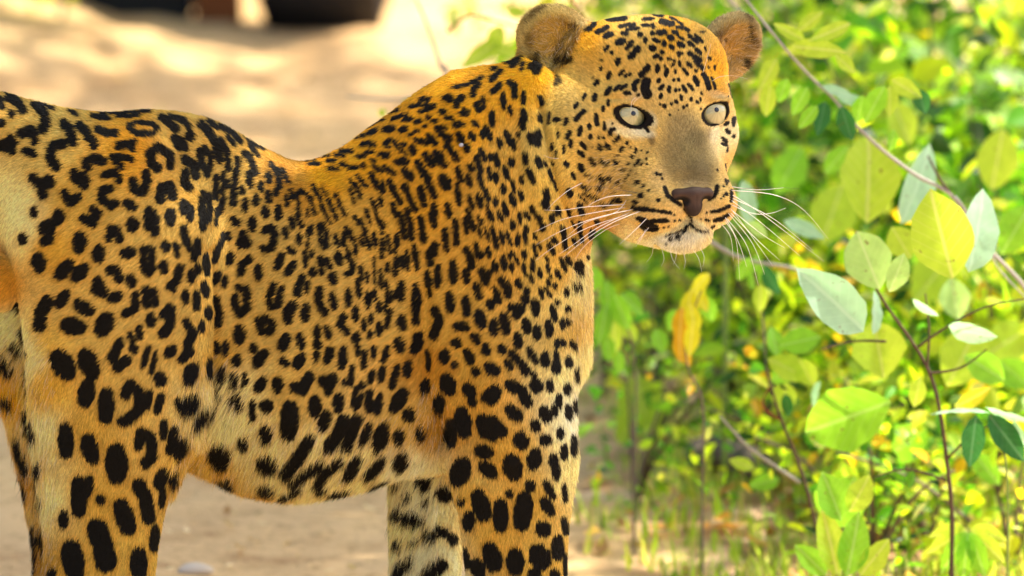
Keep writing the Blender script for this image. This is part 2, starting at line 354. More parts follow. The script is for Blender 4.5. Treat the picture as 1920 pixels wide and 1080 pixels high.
SPOTS = {
'A': (0,140,2.16, (0,400,0,640), """28 20,62 95,88;30 40,100 75,115 98,148;30 50,155 55,165;34 0,105 12,130;36 0,195 14,200;36 150,125 185,165 190,205 178,225;20 150,100 220,140;14 290,155 320,168;50 10,288 55,285;44 50,262 55,305;34 95,240 130,225 145,255 148,268;30 105,305 145,322;34 265,205 290,225 303,275;36 262,282 218,292 212,338 234,372;34 330,210 355,235 385,285;28 405,225 440,240 472,242;20 380,172 450,185;16 420,160 520,155 610,150;13 480,175 570,170;18 530,215 560,200 620,205 638,225 620,248 560,245 530,225;26 485,292 520,285 545,280 540,300;24 460,335 500,335 535,345;24 475,355 500,375;30 612,320 640,300 690,330 690,370;32 610,325 618,365 640,380;28 660,180 690,200 715,225;20 690,175 745,190 770,215;34 770,240 775,262;24 705,260 730,300;24 708,258 745,275 755,300;30 820,210 850,240 880,290 892,345;20 850,195 880,220;24 810,310 820,360 840,405;24 830,300 855,330 852,380;38 380,340 424,350;36 350,350 362,378;30 305,395 310,425 345,450 355,425 340,405;28 430,405 470,395 485,425;32 590,400 600,430 580,475 548,462 545,430;32 752,345 788,370 793,410;28 752,395 745,440 765,462;36 140,415 175,450 180,485;36 175,450 205,425 212,440;32 268,480 290,515 320,495;32 448,458 420,470 420,505 452,530 470,520;34 650,505 655,460 690,450 700,490;40 518,520 545,532;56 540,596 540,612;46 245,560 240,590;34 345,580 380,600 400,560 382,545;30 145,545 146,566;44 205,600 180,625;36 210,625 205,665 185,672;40 95,655 100,670;54 330,655 325,700;30 600,615 605,550 630,575 630,635;44 690,560 690,596;28 745,520 768,540 770,580;26 745,530 747,560;22 822,480 812,550 820,618;22 820,480 845,490 845,540 835,592;50 405,705 405,738;28 445,660 452,620 475,625 488,662;28 745,620 752,660 768,700;22 800,668 800,720;46 508,718 535,715;26 590,790 580,705 615,705 620,780 605,800;40 670,685 675,700;26 715,685 722,725;24 785,718 785,745;22 800,770 800,800;24 830,730 836,800;34 662,760 665,790;58 160,740 165,775;50 285,765 245,808;52 345,780 310,818;34 450,790 472,785 484,820;44 535,820 535,840;30 732,780 718,830 690,852;30 690,852 705,868;30 775,795 775,830;28 824,840 830,885;38 400,835 424,880 396,868;38 455,905 486,890;32 595,925 592,870 622,875 630,920;28 752,880 755,915;26 795,880 795,940;48 198,915 172,960 170,1010;44 272,885 245,925;50 322,925 365,955;74 280,1010 325,1018;66 438,985 415,1030;28 550,890 552,945 510,965;44 612,980 615,1000;36 690,940 692,1005 662,1045;36 690,945 662,970;28 840,940 842,975;24 815,1000 816,1032;32 755,1000 782,1040 765,1075;28 530,1048 540,1070;28 567,1020 570,1060"""),
'B': (400,140,2.16, (400,840,0,640), """24 12,290 25,350;22 30,270 58,310 65,380;14 0,200 20,225;16 60,255 90,290;16 30,215 90,250 115,280;24 15,410 12,500;20 45,400 40,480;16 62,430 62,455;22 100,340 105,370;24 130,325 150,340 175,400;13 150,290 190,340;14 130,260 210,310;26 150,400 155,450;22 120,455 122,480;24 95,390 92,440 85,520;24 228,405 230,430;22 197,440 197,470;26 178,490 178,520;24 135,510 130,550;24 225,480 230,510;34 215,545 218,570;30 268,540 268,575;24 45,505 25,560;20 15,545 5,600;22 265,395 275,440 260,480;14 285,390 310,440;14 235,360 260,400;18 300,490 305,530;18 320,470 325,500;16 345,480 350,520;16 350,540 350,590 365,610;16 385,545 390,570;16 360,470 400,500 415,560;16 410,450 420,480;32 82,585 102,602;36 165,590 162,620;36 125,645 140,680 115,682;28 215,630 240,620 255,650 242,700 205,702;24 295,625 300,655;20 320,580 326,620;22 350,652 352,680;26 40,650 15,700 5,745;24 62,645 62,662;36 72,728 65,752;14 388,620 392,665;14 405,610 405,645;16 435,610 440,670 450,695;16 445,605 462,640 465,690;16 385,680 390,700;26 310,705 328,715;32 280,730 265,775;32 328,765 305,800;22 375,715 380,770;18 405,715 405,732;30 408,788 410,805;28 152,745 122,765 115,800;34 190,780 185,820;20 440,740 445,800;20 440,745 465,745 475,775;30 508,725 516,760;38 490,812 490,832;18 500,650 510,690;18 535,640 530,690;18 545,620 575,670;20 550,735 570,770 560,800 540,805;22 590,830 595,890;20 625,880 625,920;12 600,775 605,830;12 625,800 625,840;14 580,690 585,730;28 20,800 5,840;26 50,820 45,850;28 105,860 138,868 142,935 110,968;28 92,900 90,930 108,968;24 250,850 230,895 240,938 270,930 280,865;26 365,820 347,850 345,885;24 383,843 383,875;30 435,870 430,920 455,958;28 485,890 496,940;26 550,870 552,930;26 580,940 580,990;36 328,932 305,960 310,990;36 380,940 375,985;30 190,990 200,1038 238,1035 240,1000 210,985;32 10,910 25,960 20,1010;48 110,1030 110,1070;28 530,975 518,1010 545,1040;28 430,1020 425,1060;24 465,1020 475,1060;18 640,970 642,1000;20 635,1040 635,1060;18 612,990 615,1030;24 672,1010 672,1050;20 722,950 708,1020;34 768,980 770,1020;42 300,1060 296,1078;34 355,1055 358,1075;30 582,1050 582,1075;34 832,1050 820,1075;12 430,470 450,540 480,600;11 450,460 480,520 505,590;11 500,480 520,530 540,570;12 560,460 580,520;12 585,450 600,500;16 575,570 600,610;14 600,590 620,640 635,700;12 620,540 640,600;16 645,500 665,540;18 680,500 685,525;11 380,350 420,345;12 395,365 440,360;11 430,330 480,330;12 470,350 500,350;11 500,325 540,330;13 520,310 570,310;12 480,380 510,385;12 520,360 560,370;13 560,380 590,375;12 590,330 620,330;12 620,315 660,312;16 612,283 640,275 660,285;10 640,290 642,291;12 580,255 620,245;15 635,240 670,222;26 702,225 735,215;22 765,225 790,215;12 605,215 660,195;11 660,190 700,180;12 700,155 760,140;13 730,180 790,160;20 782,180 810,175;20 830,190 846,185;14 870,170 885,172;14 895,188 915,188;14 860,208 870,208;14 795,240 810,240;14 825,225 840,228;14 700,280 720,262 745,270 750,285;14 710,290 722,290;14 770,280 785,280;12 755,295 790,320;28 812,292 820,315;18 690,325 715,330;16 660,350 650,345;20 660,370 685,390;16 680,320 720,320;28 748,350 790,350;34 782,388 808,412;20 700,370 740,400;18 640,400 650,410;16 590,410 630,455;14 560,425 600,470;18 610,365 620,372;20 830,262 870,275;24 877,245 905,275;13 805,130 850,118;13 850,125 905,120;15 845,148 905,132;34 950,98 966,98;26 1005,95 995,130;18 850,100 880,98;22 932,150 945,150;15 945,170 975,178;15 965,195 985,200;13 1000,190 1015,205;24 912,215 930,240 965,255;16 930,205 950,215;28 865,322 895,362;38 912,318 938,358;44 937,418 950,448;28 835,355 870,410 890,460 900,485;22 720,432 740,470 765,515;20 655,420 670,450 690,470;16 690,430 700,470;24 782,448 800,490 825,542;28 845,457 860,522;32 955,522 955,570;18 730,520 745,570;22 790,545 805,600 808,658;22 757,562 775,610 778,655;22 898,520 905,565;26 888,565 902,610;24 845,582 855,650 860,668;12 660,545 680,610;14 690,600 690,640;20 655,642 658,690;20 685,592 690,612;20 690,668 690,738;14 712,655 722,720;24 748,648 748,688;24 940,625 950,705;28 905,685 882,725 885,758;22 905,690 906,722;24 820,692 830,780;20 770,738 770,775;14 787,710 795,790;20 710,765 710,788;22 750,742 740,808;16 680,790 682,860;12 655,740 655,840;32 765,845 765,905;26 915,772 915,848;26 872,802 880,890;14 818,850 813,920 818,995;14 822,850 834,900 828,970;30 820,985 822,1000;12 705,835 710,900 700,960;13 727,875 720,920;13 655,870 660,910;24 675,925 675,950;12 640,880 630,940;12 745,870 740,900;34 905,950 920,990 897,1055;13 545,690 560,730;12 600,650 610,690;11 740,700 742,730"""),
'C': (840,80,4.154, (840,1030,0,322), """40 480,130 462,152;22 520,85 560,70;44 578,112 540,150 512,178;22 600,165 575,220;26 350,215 385,205;50 658,115 695,160 680,220;46 690,165 645,195;34 420,228 380,262 345,300;36 405,330 380,362 352,380;20 60,352 150,335 270,280;34 250,330 215,362 202,408;56 12,440 34,430;44 118,430 90,462 78,495;32 282,430 285,500 245,528 225,492 245,472;46 132,530 160,545;36 110,552 150,562;24 0,575 50,588;24 50,625 85,650;24 100,618 128,650;38 482,310 520,330 520,415;36 590,385 586,468;36 430,405 436,500;26 482,500 488,552;50 345,545 345,635;36 585,525 600,600;38 575,595 583,665;38 712,425 738,470;46 700,567 732,605;36 208,618 230,648;54 182,712 200,748;50 295,662 330,748;36 262,692 275,728;32 395,745 403,800;56 452,702 520,808;42 640,712 655,770;42 685,690 695,730 690,775;14 545,690 560,735;50 0,738 20,740;44 92,712 118,768;50 145,800 155,830;44 5,800 50,860 85,895;38 255,832 285,902;42 330,870 335,905;38 375,872 390,950;36 225,890 240,950 255,990;58 495,910 495,940;38 600,860 615,928;42 690,892 705,955;44 170,952 200,985;30 320,980 330,1060;44 85,980 120,1070;34 440,970 465,1050;38 630,982 670,1070;42 575,1040 576,1050;18 735,910 755,950;24 775,980 800,1060"""),
'D': (840,300,4.153, (840,1150,322,556), """40 80,90 105,120 130,165;40 165,112 185,188;30 240,115 280,210 320,302;32 322,100 325,130;38 371,110 372,168;34 445,90 465,132;24 495,152 515,240;42 575,128 582,168;38 635,90 665,150 680,240;24 785,100 805,140;24 820,162 845,230;42 85,185 98,340;34 177,272 200,368;40 240,265 260,350;44 428,195 430,238;40 490,272 515,340;42 560,245 580,298;42 755,225 765,280 745,320 760,355;32 365,292 371,350;42 435,332 455,420;36 310,352 345,458;50 8,345 18,435;36 655,352 680,402;38 600,405 635,448;40 840,362 850,410;38 800,412 806,460;38 937,382 950,418;38 1020,335 1045,405;34 390,402 415,458;28 550,412 560,480;40 500,478 505,515;34 165,390 180,450 205,528;38 140,452 155,558;26 245,430 270,490;36 710,430 740,500 745,518;38 65,475 75,560 70,645;22 240,505 270,590;22 292,512 325,618;32 347,522 362,590 380,668;26 405,542 430,640;26 455,560 490,648;38 540,585 540,655;28 602,500 615,540;30 595,562 605,628;30 880,512 895,580 905,668;28 965,605 975,640;24 970,470 990,520;22 1030,475 1035,560 1040,630;28 670,572 690,608;32 713,642 718,675;26 660,642 685,738;28 780,635 820,708;34 812,595 835,625;42 220,655 250,740 268,725;38 312,685 330,738;48 150,695 180,750 190,822;62 48,790 50,935;38 590,705 592,745;42 430,745 440,838;28 475,722 480,750;20 495,702 550,798;36 492,805 495,848;50 362,795 375,848;56 145,860 160,935;50 270,855 300,945 320,870;22 580,805 610,890;26 640,890 660,938;32 655,765 655,850;30 710,845 718,900;32 772,812 775,845;26 765,745 775,775;36 837,852 865,898;28 870,745 910,850;34 920,745 950,800;70 1010,795 1010,848;50 1110,590 1125,545;44 1165,460 1160,475;24 1165,640 1165,646;28 775,930 786,960;30 825,957 828,975;24 970,942 985,988;22 750,982 800,1050;26 712,988 730,1060;36 916,990 918,1045;56 412,925 470,990 468,1040;54 540,935 562,975;42 612,990 612,1045;40 580,1060 585,1068;52 228,965 248,1060;42 372,992 395,1070;66 18,1045 25,1060;44 140,1065 145,1070;20 1095,750 1130,768;16 1080,735 1085,760;16 790,890 800,905;18 1010,940 1015,980"""),
'E': (0,580,2.16, (-10,395,640,1090), """30 60,140 108,168;34 12,185 50,238;34 30,342 50,368;36 110,402 140,498;28 75,512 115,638;26 77,642 108,738;26 160,612 160,648;26 165,742 165,775;34 140,872 145,1038;22 170,882 180,938;86 245,195 275,245;76 352,185 375,248;66 360,305 346,365;36 490,132 456,192 480,230 515,202;30 540,135 546,165;24 605,152 580,225;18 632,170 615,252;38 700,152 682,180;34 760,131 765,170 740,198;24 845,200 838,260;50 650,268 650,288;52 778,232 762,278;40 530,302 508,345;40 532,300 568,340 568,398 522,440 498,450;60 435,335 430,435;24 605,330 600,390;30 655,345 635,410;50 780,342 742,388;40 722,368 735,380;28 820,372 785,440;56 270,475 272,575;64 357,525 375,595;30 665,452 660,512;34 710,472 685,568;40 575,495 560,552;40 572,492 612,515 615,590 590,618;88 470,575 475,665;44 745,515 720,575;46 660,655 642,708;34 700,652 690,680;24 660,722 650,790;60 322,695 322,815;44 365,685 340,758;42 408,765 412,768;50 562,705 590,760 600,838;72 492,792 520,880;38 260,825 260,868;78 396,885 420,960 430,1018;34 625,882 620,960;86 292,965 305,1055;64 560,985 560,1060;30 215,1055 216,1075"""),
'F': (340,580,2.16, (395,835,640,1090), """28 145,135 148,165;24 180,136 180,178;38 228,195 228,215;36 295,150 297,160;46 330,182 312,215;38 345,172 345,180;42 425,131 415,150;32 487,131 490,145;32 553,131 560,150;28 555,172 550,200;34 610,160 595,205;34 658,162 655,228;24 745,172 740,228;20 715,142 720,180;20 780,150 780,190;22 840,152 820,208;46 885,131 890,155;40 965,131 942,160;40 1066,180 1070,195;38 420,205 426,215;42 490,192 472,222;32 165,235 162,278;30 210,262 220,300;20 260,262 262,298;40 335,285 316,318;44 395,288 396,318;42 465,312 492,322 520,270;28 510,262 530,280;42 580,285 600,310 618,280;36 602,300 600,332;24 665,287 670,300;24 695,232 688,300;24 735,292 735,310;26 775,250 765,290;28 820,237 810,285;28 880,232 855,310;30 922,212 920,260;26 1002,172 1000,238;32 215,342 245,385;24 130,322 160,338;44 130,385 112,410;56 345,385 355,388;68 445,395 440,495;52 545,365 545,415;42 640,352 640,398;22 290,372 296,440;20 715,312 695,388;20 735,342 710,398;32 765,332 760,400;32 805,352 795,410;50 905,335 862,395;56 922,418 928,428;50 990,302 990,318;42 1050,352 1055,390;46 595,422 575,468;44 660,442 645,490 602,545;46 345,482 350,515;44 715,442 690,490 675,538;36 765,462 735,528;58 823,475 800,540;46 885,492 885,518;20 970,462 962,500;20 987,470 980,500;90 150,545 170,588;36 250,522 260,540;46 520,522 470,600 432,640;66 340,605 370,615;34 570,612 510,642 462,680;34 645,597 600,632 562,680;46 715,592 680,648;42 820,592 762,648;70 895,592 895,602;56 172,682 200,690;46 340,702 370,710;26 480,702 420,738;20 560,706 590,702;22 620,716 690,706;14 780,687 850,667;22 230,746 300,740;24 20,652 90,690;62 975,682 985,700;30 870,692 875,705;18 910,742 930,750;16 980,762 1000,762;34 885,795 885,818;52 925,825 972,832;46 1000,892 1060,900;24 890,922 892,940;16 935,922 960,920;44 900,1028 930,1002;40 890,1040 890,1060;66 1000,1060 1050,1030;76 1060,735 1066,745"""),
'G': (700,480,1.8, (835,1150,556,1090), """32 262,140 265,178;28 316,142 319,190;24 396,152 400,170;28 418,138 425,150;28 470,172 500,175 485,195;28 512,138 513,146;28 546,152 548,190;18 600,167 612,210;16 620,150 621,156;20 655,170 656,178;20 635,212 637,235;20 653,215 654,222;34 361,192 370,228;32 442,202 451,252;34 408,222 409,252;28 517,217 520,250;28 552,242 554,270;26 590,222 592,260;32 287,235 318,236;32 345,270 354,282;36 280,290 290,292;26 487,262 492,300;30 245,325 245,350;26 275,363 276,368;26 383,302 385,325;34 433,308 438,315;28 455,355 462,370;26 470,327 500,360 518,385;20 526,312 550,355;30 578,332 580,362;30 615,355 615,382;18 618,282 618,300;18 614,322 618,345;20 635,285 636,292;24 666,287 671,300;24 653,342 655,363;32 320,322 334,350;32 349,383 352,390;40 393,370 413,385;48 250,412 260,448;44 320,440 330,458;32 335,483 336,492;38 387,472 412,450 402,478;36 462,430 500,450 518,488;50 548,430 552,438;18 540,395 542,400;24 593,422 595,445;22 650,432 650,455;14 680,370 678,410;42 460,512 488,535;54 300,525 310,588;44 260,562 262,630;38 575,517 585,545;20 607,502 610,530;20 623,467 625,505;20 655,502 656,540;12 690,470 692,500;14 675,477 676,515;38 370,550 400,550 433,588;38 370,548 378,588 405,602;38 545,565 549,575;56 495,612 500,628;44 578,613 582,618;22 628,582 627,605;24 640,642 640,675;16 670,602 668,660;46 360,652 388,660;62 465,688 475,728;48 545,665 540,698;50 377,707 400,728;28 605,672 605,700;26 614,705 615,740;64 303,700 292,745;34 526,767 532,780;24 580,762 605,808;28 459,796 462,800;58 357,805 375,868;48 430,832 430,908;60 510,815 500,898;36 575,822 597,860;16 641,772 645,820;40 325,872 325,908;56 570,912 575,922;20 640,882 645,928;24 300,820 302,826;58 395,985 410,1038;58 480,1005 480,1050;66 552,992 570,1030;38 620,952 618,1008;44 350,1032 360,1070;40 265,948 266,955;28 310,992 318,1040;48 540,1068 545,1075;34 610,1065 611,1075;12 643,1002 643,1070"""),
'H1': (980,10,5.4, (1075,1205,0,204), """20 562,200 620,180;20 660,165 720,140 770,115;56 640,245 690,240 730,195;50 760,278 810,262 858,232;62 842,325 900,302;52 862,140 930,150 1040,140;40 990,225 1060,212 1130,205;34 1060,265 1120,250 1170,245;42 1010,290 1060,305;78 975,388 1020,372;54 1110,382 1060,450;74 1175,445 1142,480;74 1102,528 1130,502;62 1198,305 1190,312;44 870,428 845,462;42 906,490 912,490;60 975,557 966,600;28 805,560 808,568;34 805,637 800,660;52 890,692 872,738;32 1020,667 982,708;30 1050,710 1040,725;28 1095,700 1082,715;44 770,772 737,808;50 890,842 852,900;38 980,817 937,860;38 1050,812 1000,850;40 1032,885 1088,895;44 1165,772 1128,810 1136,852;14 730,735 712,745;34 640,912 617,958;52 740,912 730,960;32 870,972 870,1010;34 560,1002 532,1040;36 820,1032 815,1065;32 400,1032 396,1052;22 325,1000 326,1004;34 1170,910 1174,914;12 450,885 440,898;16 505,1000 498,1018"""),
'H2': (1190,10,5.4, (1204,1340,0,214), """34 200,105 290,115;36 85,150 190,145;38 82,212 150,215;38 185,205 196,240;58 270,175 330,190 380,195;26 360,130 420,160;26 440,180 490,210;32 430,230 500,240 540,262;46 108,352 110,380;44 172,293 200,300;54 230,290 310,285;50 300,270 310,290;40 390,275 430,300;62 352,337 382,350;30 450,332 490,360;34 550,312 570,340;40 590,350 632,388;38 612,312 680,378;14 665,282 710,275;42 195,357 245,380;48 300,380 302,418;42 360,417 388,450;54 442,397 492,425;42 545,387 590,425;42 615,452 662,500;20 710,437 718,475;64 168,440 202,450;50 280,482 286,490;32 430,490 480,500;28 445,525 450,530;42 550,497 600,530 658,560;32 745,542 760,558;44 205,532 235,520;34 270,547 271,562;36 340,553 342,560;24 374,558 376,562;24 401,566 403,574;58 138,632 92,690 70,708;52 234,632 226,668;26 303,612 307,620;42 330,655 315,715;26 375,622 395,602;28 410,662 412,690;28 450,582 456,620;32 490,652 535,702;38 530,592 568,628;42 610,582 650,612 682,645;38 613,668 618,674;88 122,775 105,850 130,905;42 250,757 240,780;32 395,753 396,760;34 440,753 441,760;48 602,732 640,808;50 690,705 730,760 748,838;20 740,630 750,645;22 800,622 806,650;42 285,822 256,850;44 350,832 350,878;38 414,855 416,870;24 450,852 451,870;38 490,822 520,880;38 545,802 590,860;24 675,887 680,905;40 270,907 263,938;26 465,912 474,960;30 569,942 568,970;24 660,942 665,968;28 625,972 640,990;48 303,1020 307,1028;34 375,1005 378,1000;32 412,972 430,990;16 260,1005 260,1015;32 495,1030 498,1040;28 525,1018 527,1024;22 670,1048 670,1056;18 440,1058 441,1064;22 775,732 790,760;30 800,792 815,848;30 860,762 872,800;32 878,858 884,862;22 905,755 912,768;18 830,712 842,740;16 960,882 975,910"""),
'H3': (1000,180,4.909, (1028,1222,204,401), """26 155,150 150,245;44 202,215 245,215;40 315,212 305,260;40 465,147 430,182 395,222;44 580,175 590,268;26 655,242 662,318;42 518,272 520,298;26 238,332 232,378;46 340,332 316,385;42 440,292 422,358;42 528,372 532,390;24 608,383 612,388;24 648,390 654,393;40 745,308 720,322 714,355;22 730,253 733,258;42 790,387 760,428;24 180,432 180,488;38 350,412 350,465;40 290,462 282,515;40 445,432 490,480;40 620,462 626,492;38 682,462 710,488;20 553,472 558,476;38 820,482 812,508;26 868,432 862,438;22 902,472 896,480;28 950,492 940,520;20 1002,498 996,506;22 1057,517 1052,524;40 420,512 480,550;14 215,492 218,560;22 770,542 800,560;34 906,565 914,565;48 552,575 568,615;38 635,582 690,620;42 752,592 780,618;30 877,618 879,626;24 980,592 945,648;20 1010,622 996,638;18 1047,577 1043,583;20 1052,627 1048,633;38 178,595 190,618;48 300,615 320,635;70 440,640 460,668;22 500,702 548,730;42 620,712 645,758;44 834,672 836,686;18 754,674 757,677;26 913,688 917,692;16 965,714 968,711;48 362,715 384,750;42 705,737 715,760;42 783,788 787,794;30 862,765 858,775;40 977,792 973,798;34 1023,828 1028,832;20 893,728 897,732;44 462,812 508,838;40 602,812 620,828;26 650,782 660,800;22 470,882 540,890 600,915;70 330,865 340,900;20 420,902 500,960;24 610,962 720,990;24 825,828 826,840;14 745,862 750,900;46 430,995 440,1040;56 1003,915 1008,918;42 953,968 958,973;50 750,952 820,960;44 950,1030 1060,1040"""),
'H4': (1170,180,3.6, (1222,1400,214,480), """28 276,70 280,74;22 324,53 327,58;24 349,40 352,42;22 400,80 403,84;22 425,73 427,77;28 450,22 450,30;24 491,38 494,42;20 512,18 514,24;12 307,129 310,132;24 221,524 224,528;22 247,529 250,532;18 261,554 264,557;32 186,687 189,690;24 232,702 238,703;14 150,640 152,642;26 665,285 690,310;26 740,150 735,198;26 700,182 682,192;26 690,232 708,250;24 738,268 739,276;22 660,322 690,332;14 700,352 692,378;16 627,498 630,506"""),
'M': (1170,180,3.6, (-1,3000,-1,2000), """28 75,742 165,765;22 165,765 240,775 312,786;38 100,822 160,848;28 160,848 230,840 285,840;54 130,880 215,888;14 339,799 341,801;18 340,837 344,839;14 374,836 377,836;16 300,838 304,842;12 270,883 274,886;12 300,877 304,879;32 92,710 94,714;22 590,780 650,770 708,742;26 612,838 660,825 700,800;14 550,830 575,838;20 590,882 608,872;14 519,831 522,833;28 689,658 691,664;18 671,671 673,675;18 720,642 722,680 720,708;16 683,562 692,600;14 654,689 656,692;12 559,784 562,787;13 667,608 669,613;12 699,573 702,578;24 318,955 325,955;12 350,942 388,930;10 370,955 380,948;10 290,983 293,987;14 400,910 420,900;16 172,640 176,642;22 135,608 138,610"""),
}

# ---------------------------------------------------------------- the leopard's coat
def spot_field():
    """distance (in body units) to the nearest black marking, over the flank that has been drawn marking by marking"""
    H, W = 1140, 1560
    F = np.full((H, W), 60.0, np.float32)
    yy, xx = np.mgrid[0:H, 0:W].astype(np.float32); xx -= 30; yy -= 30
    for key, (ox, oy, sc_, (x0, x1, y0, y1), text) in SPOTS.items():
        for st in text.split(';'):
            tk = st.split(); w = max(3.6, float(tk[0])/sc_/2*1.06+1.5) if ox < 900 or oy == 300 else float(tk[0])/sc_/2*1.04+.75
            pts = np.array([[float(a) for a in t.split(',')] for t in tk[1:]])/sc_+np.array([ox, oy])
            if not (x0 <= pts[0, 0] < x1 and y0 <= pts[0, 1] < y1): continue
            mg = w+22
            a0, a1 = int(max(0, pts[:, 0].min()-mg+30)), int(min(W, pts[:, 0].max()+mg+30))
            b0, b1 = int(max(0, pts[:, 1].min()-mg+30)), int(min(H, pts[:, 1].max()+mg+30))
            if a1 <= a0 or b1 <= b0: continue
            X = xx[b0:b1, a0:a1]; Y = yy[b0:b1, a0:a1]
            d = np.full(X.shape, 60.0, np.float32)
            for p, q in zip(pts[:-1], pts[1:]):
                e = q-p; l2 = max(e@e, 1e-6)
                t = np.clip(((X-p[0])*e[0]+(Y-p[1])*e[1])/l2, 0, 1)
                sw = w*.20*(1-4*t*(1-t)) if len(pts) == 2 else 0
                d = np.minimum(d, np.hypot(X-p[0]-t*e[0], Y-p[1]-t*e[1])+sw)
            F[b0:b1, a0:a1] = np.minimum(F[b0:b1, a0:a1], d-w)
    return F
SPOTF = spot_field()
def sample(F, u, v):
    x = np.clip(u+30, 0, F.shape[1]-1.01); y = np.clip(v+30, 0, F.shape[0]-1.01)
    i = x.astype(int); j = y.astype(int); fx = x-i; fy = y-j
    return F[j, i]*(1-fx)*(1-fy)+F[j, i+1]*fx*(1-fy)+F[j+1, i]*(1-fx)*fy+F[j+1, i+1]*fx*fy
def wob(P, s, seed=0.0):
    x, y, z = P[:, 0]/s+seed, P[:, 1]/s-seed, P[:, 2]/s
    return (np.sin(x+1.7*np.sin(y*1.3+z))+np.sin(y*1.1+1.9*np.sin(z*1.2-x*.7))+np.sin(z*1.3+1.5*np.sin(x*.9+y*.6)))/3
def wild_spots(P):
    """the same kind of markings where no photograph shows them: far flank, inner legs, paws, tail"""
    cs = 46.0; I = np.floor(P/cs).astype(np.int64); best = np.full(len(P), 60.0)
    for dx in (-1, 0, 1):
        for dy in (-1, 0, 1):
            for dz in (-1, 0, 1):
                J = I+np.array([dx, dy, dz])
                h = (J[:, 0]*73856093) ^ (J[:, 1]*19349663) ^ (J[:, 2]*83492791)
                r = [((h >> (5*k)) & 1023)/1023.0 for k in range(4)]
                c = (J+.18+.64*np.stack(r[:3], -1))*cs
                q = P-c
                d = np.sqrt(q[:, 0]**2*1.25+q[:, 1]**2*.85+q[:, 2]**2)-(13+9*r[3])
                best = np.minimum(best, d)
    return best
# coat colour by place on the animal: x, v, colour
G=(.70,.43,.10); O=(.86,.43,.02); T=(.72,.49,.17); CR=(.92,.77,.48); WH=(.95,.90,.84); NB=(.20,.15,.068); DK=(.58,.29,.045); LG=(.78,.50,.13); EB=(.52,.35,.14)
PATCH = [(20,200,T),(100,250,T),(160,330,G),(270,245,(.78,.40,.04)),(330,240,T),(300,400,T),(120,420,(.74,.42,.07)),(60,380,CR),(20,360,CR),(10,500,(.66,.30,.03)),(200,560,T),(110,600,LG),(110,680,(.80,.46,.08)),
 (75,620,CR),(78,760,CR),(85,900,CR),(180,760,G),(250,700,T),(350,600,T),(200,900,G),(250,1000,LG),(160,1050,G),(30,600,CR),(20,740,O),(50,900,(.74,.36,.04)),(70,1050,DK),
 (440,330,T),(440,480,T),(420,640,G),(520,420,T),(560,330,DK),(620,310,O),(700,275,O),(800,220,O),(880,190,O),(960,130,O),(1000,120,O),(700,380,G),(800,330,(.76,.42,.05)),(620,470,T),(600,600,T),(500,560,T),
 (560,700,T),(460,720,CR),(420,700,CR),(380,830,LG),(440,800,CR),(420,880,(.80,.50,.14)),(520,880,CR),(500,925,LG),(600,850,CR),(700,850,CR),(680,890,CR),(760,760,T),(770,860,WH),
 (800,930,WH),(800,1060,WH),(760,1000,CR),(815,650,DK),(830,760,DK),(800,560,G),(740,560,T),(900,620,G),(880,700,(.70,.40,.08)),(950,800,G),(1000,900,G),(930,960,G),(1000,1040,G),(880,900,LG),
 (900,480,G),(900,380,G),(980,430,G),(1040,480,LG),(1060,600,T),(1085,640,CR),(1092,740,WH),(1080,860,CR),(1000,320,LG),(960,260,G),(1010,240,T),(1040,330,LG),(1120,410,DK),(1070,420,G),(1120,470,CR),(1090,500,CR),
 (1050,230,LG),(1080,280,LG),(1120,320,LG),(1070,170,T),(1100,150,LG),(1110,60,O),(1150,80,(.80,.48,.10)),(1200,50,LG),(1200,100,LG),(1260,60,O),(1290,90,LG),(1340,130,O),(1230,170,T),(1270,170,T),(1310,170,T),
 (1150,250,LG),(1180,300,T),(1150,360,LG),(1200,340,T),(1220,380,LG),(1230,420,CR),(1180,420,CR),(1340,400,CR),(1320,420,CR),(1350,360,T),(1360,250,CR),(1365,290,T),(1365,200,T),
 (60,1200,G),(200,1250,LG),(220,1380,CR),(950,1200,G),(980,1370,CR),(800,1250,CR),(800,1380,CR),(-100,260,G),(-300,600,G),(-600,1200,WH)]
PXY = np.array([(p[0], p[1]) for p in PATCH], np.float32); PCO = np.array([p[2] for p in PATCH], np.float32)
def base_coat(x, v):
    out = np.zeros((len(x), 3), np.float32)
    for s in range(0, len(x), 60000):
        d2 = (x[s:s+60000, None]-PXY[None, :, 0])**2+(v[s:s+60000, None]-PXY[None, :, 1])**2
        w = 1/(d2+250)**1.8
        out[s:s+60000] = (w@PCO)/w.sum(1, keepdims=True)
    return out
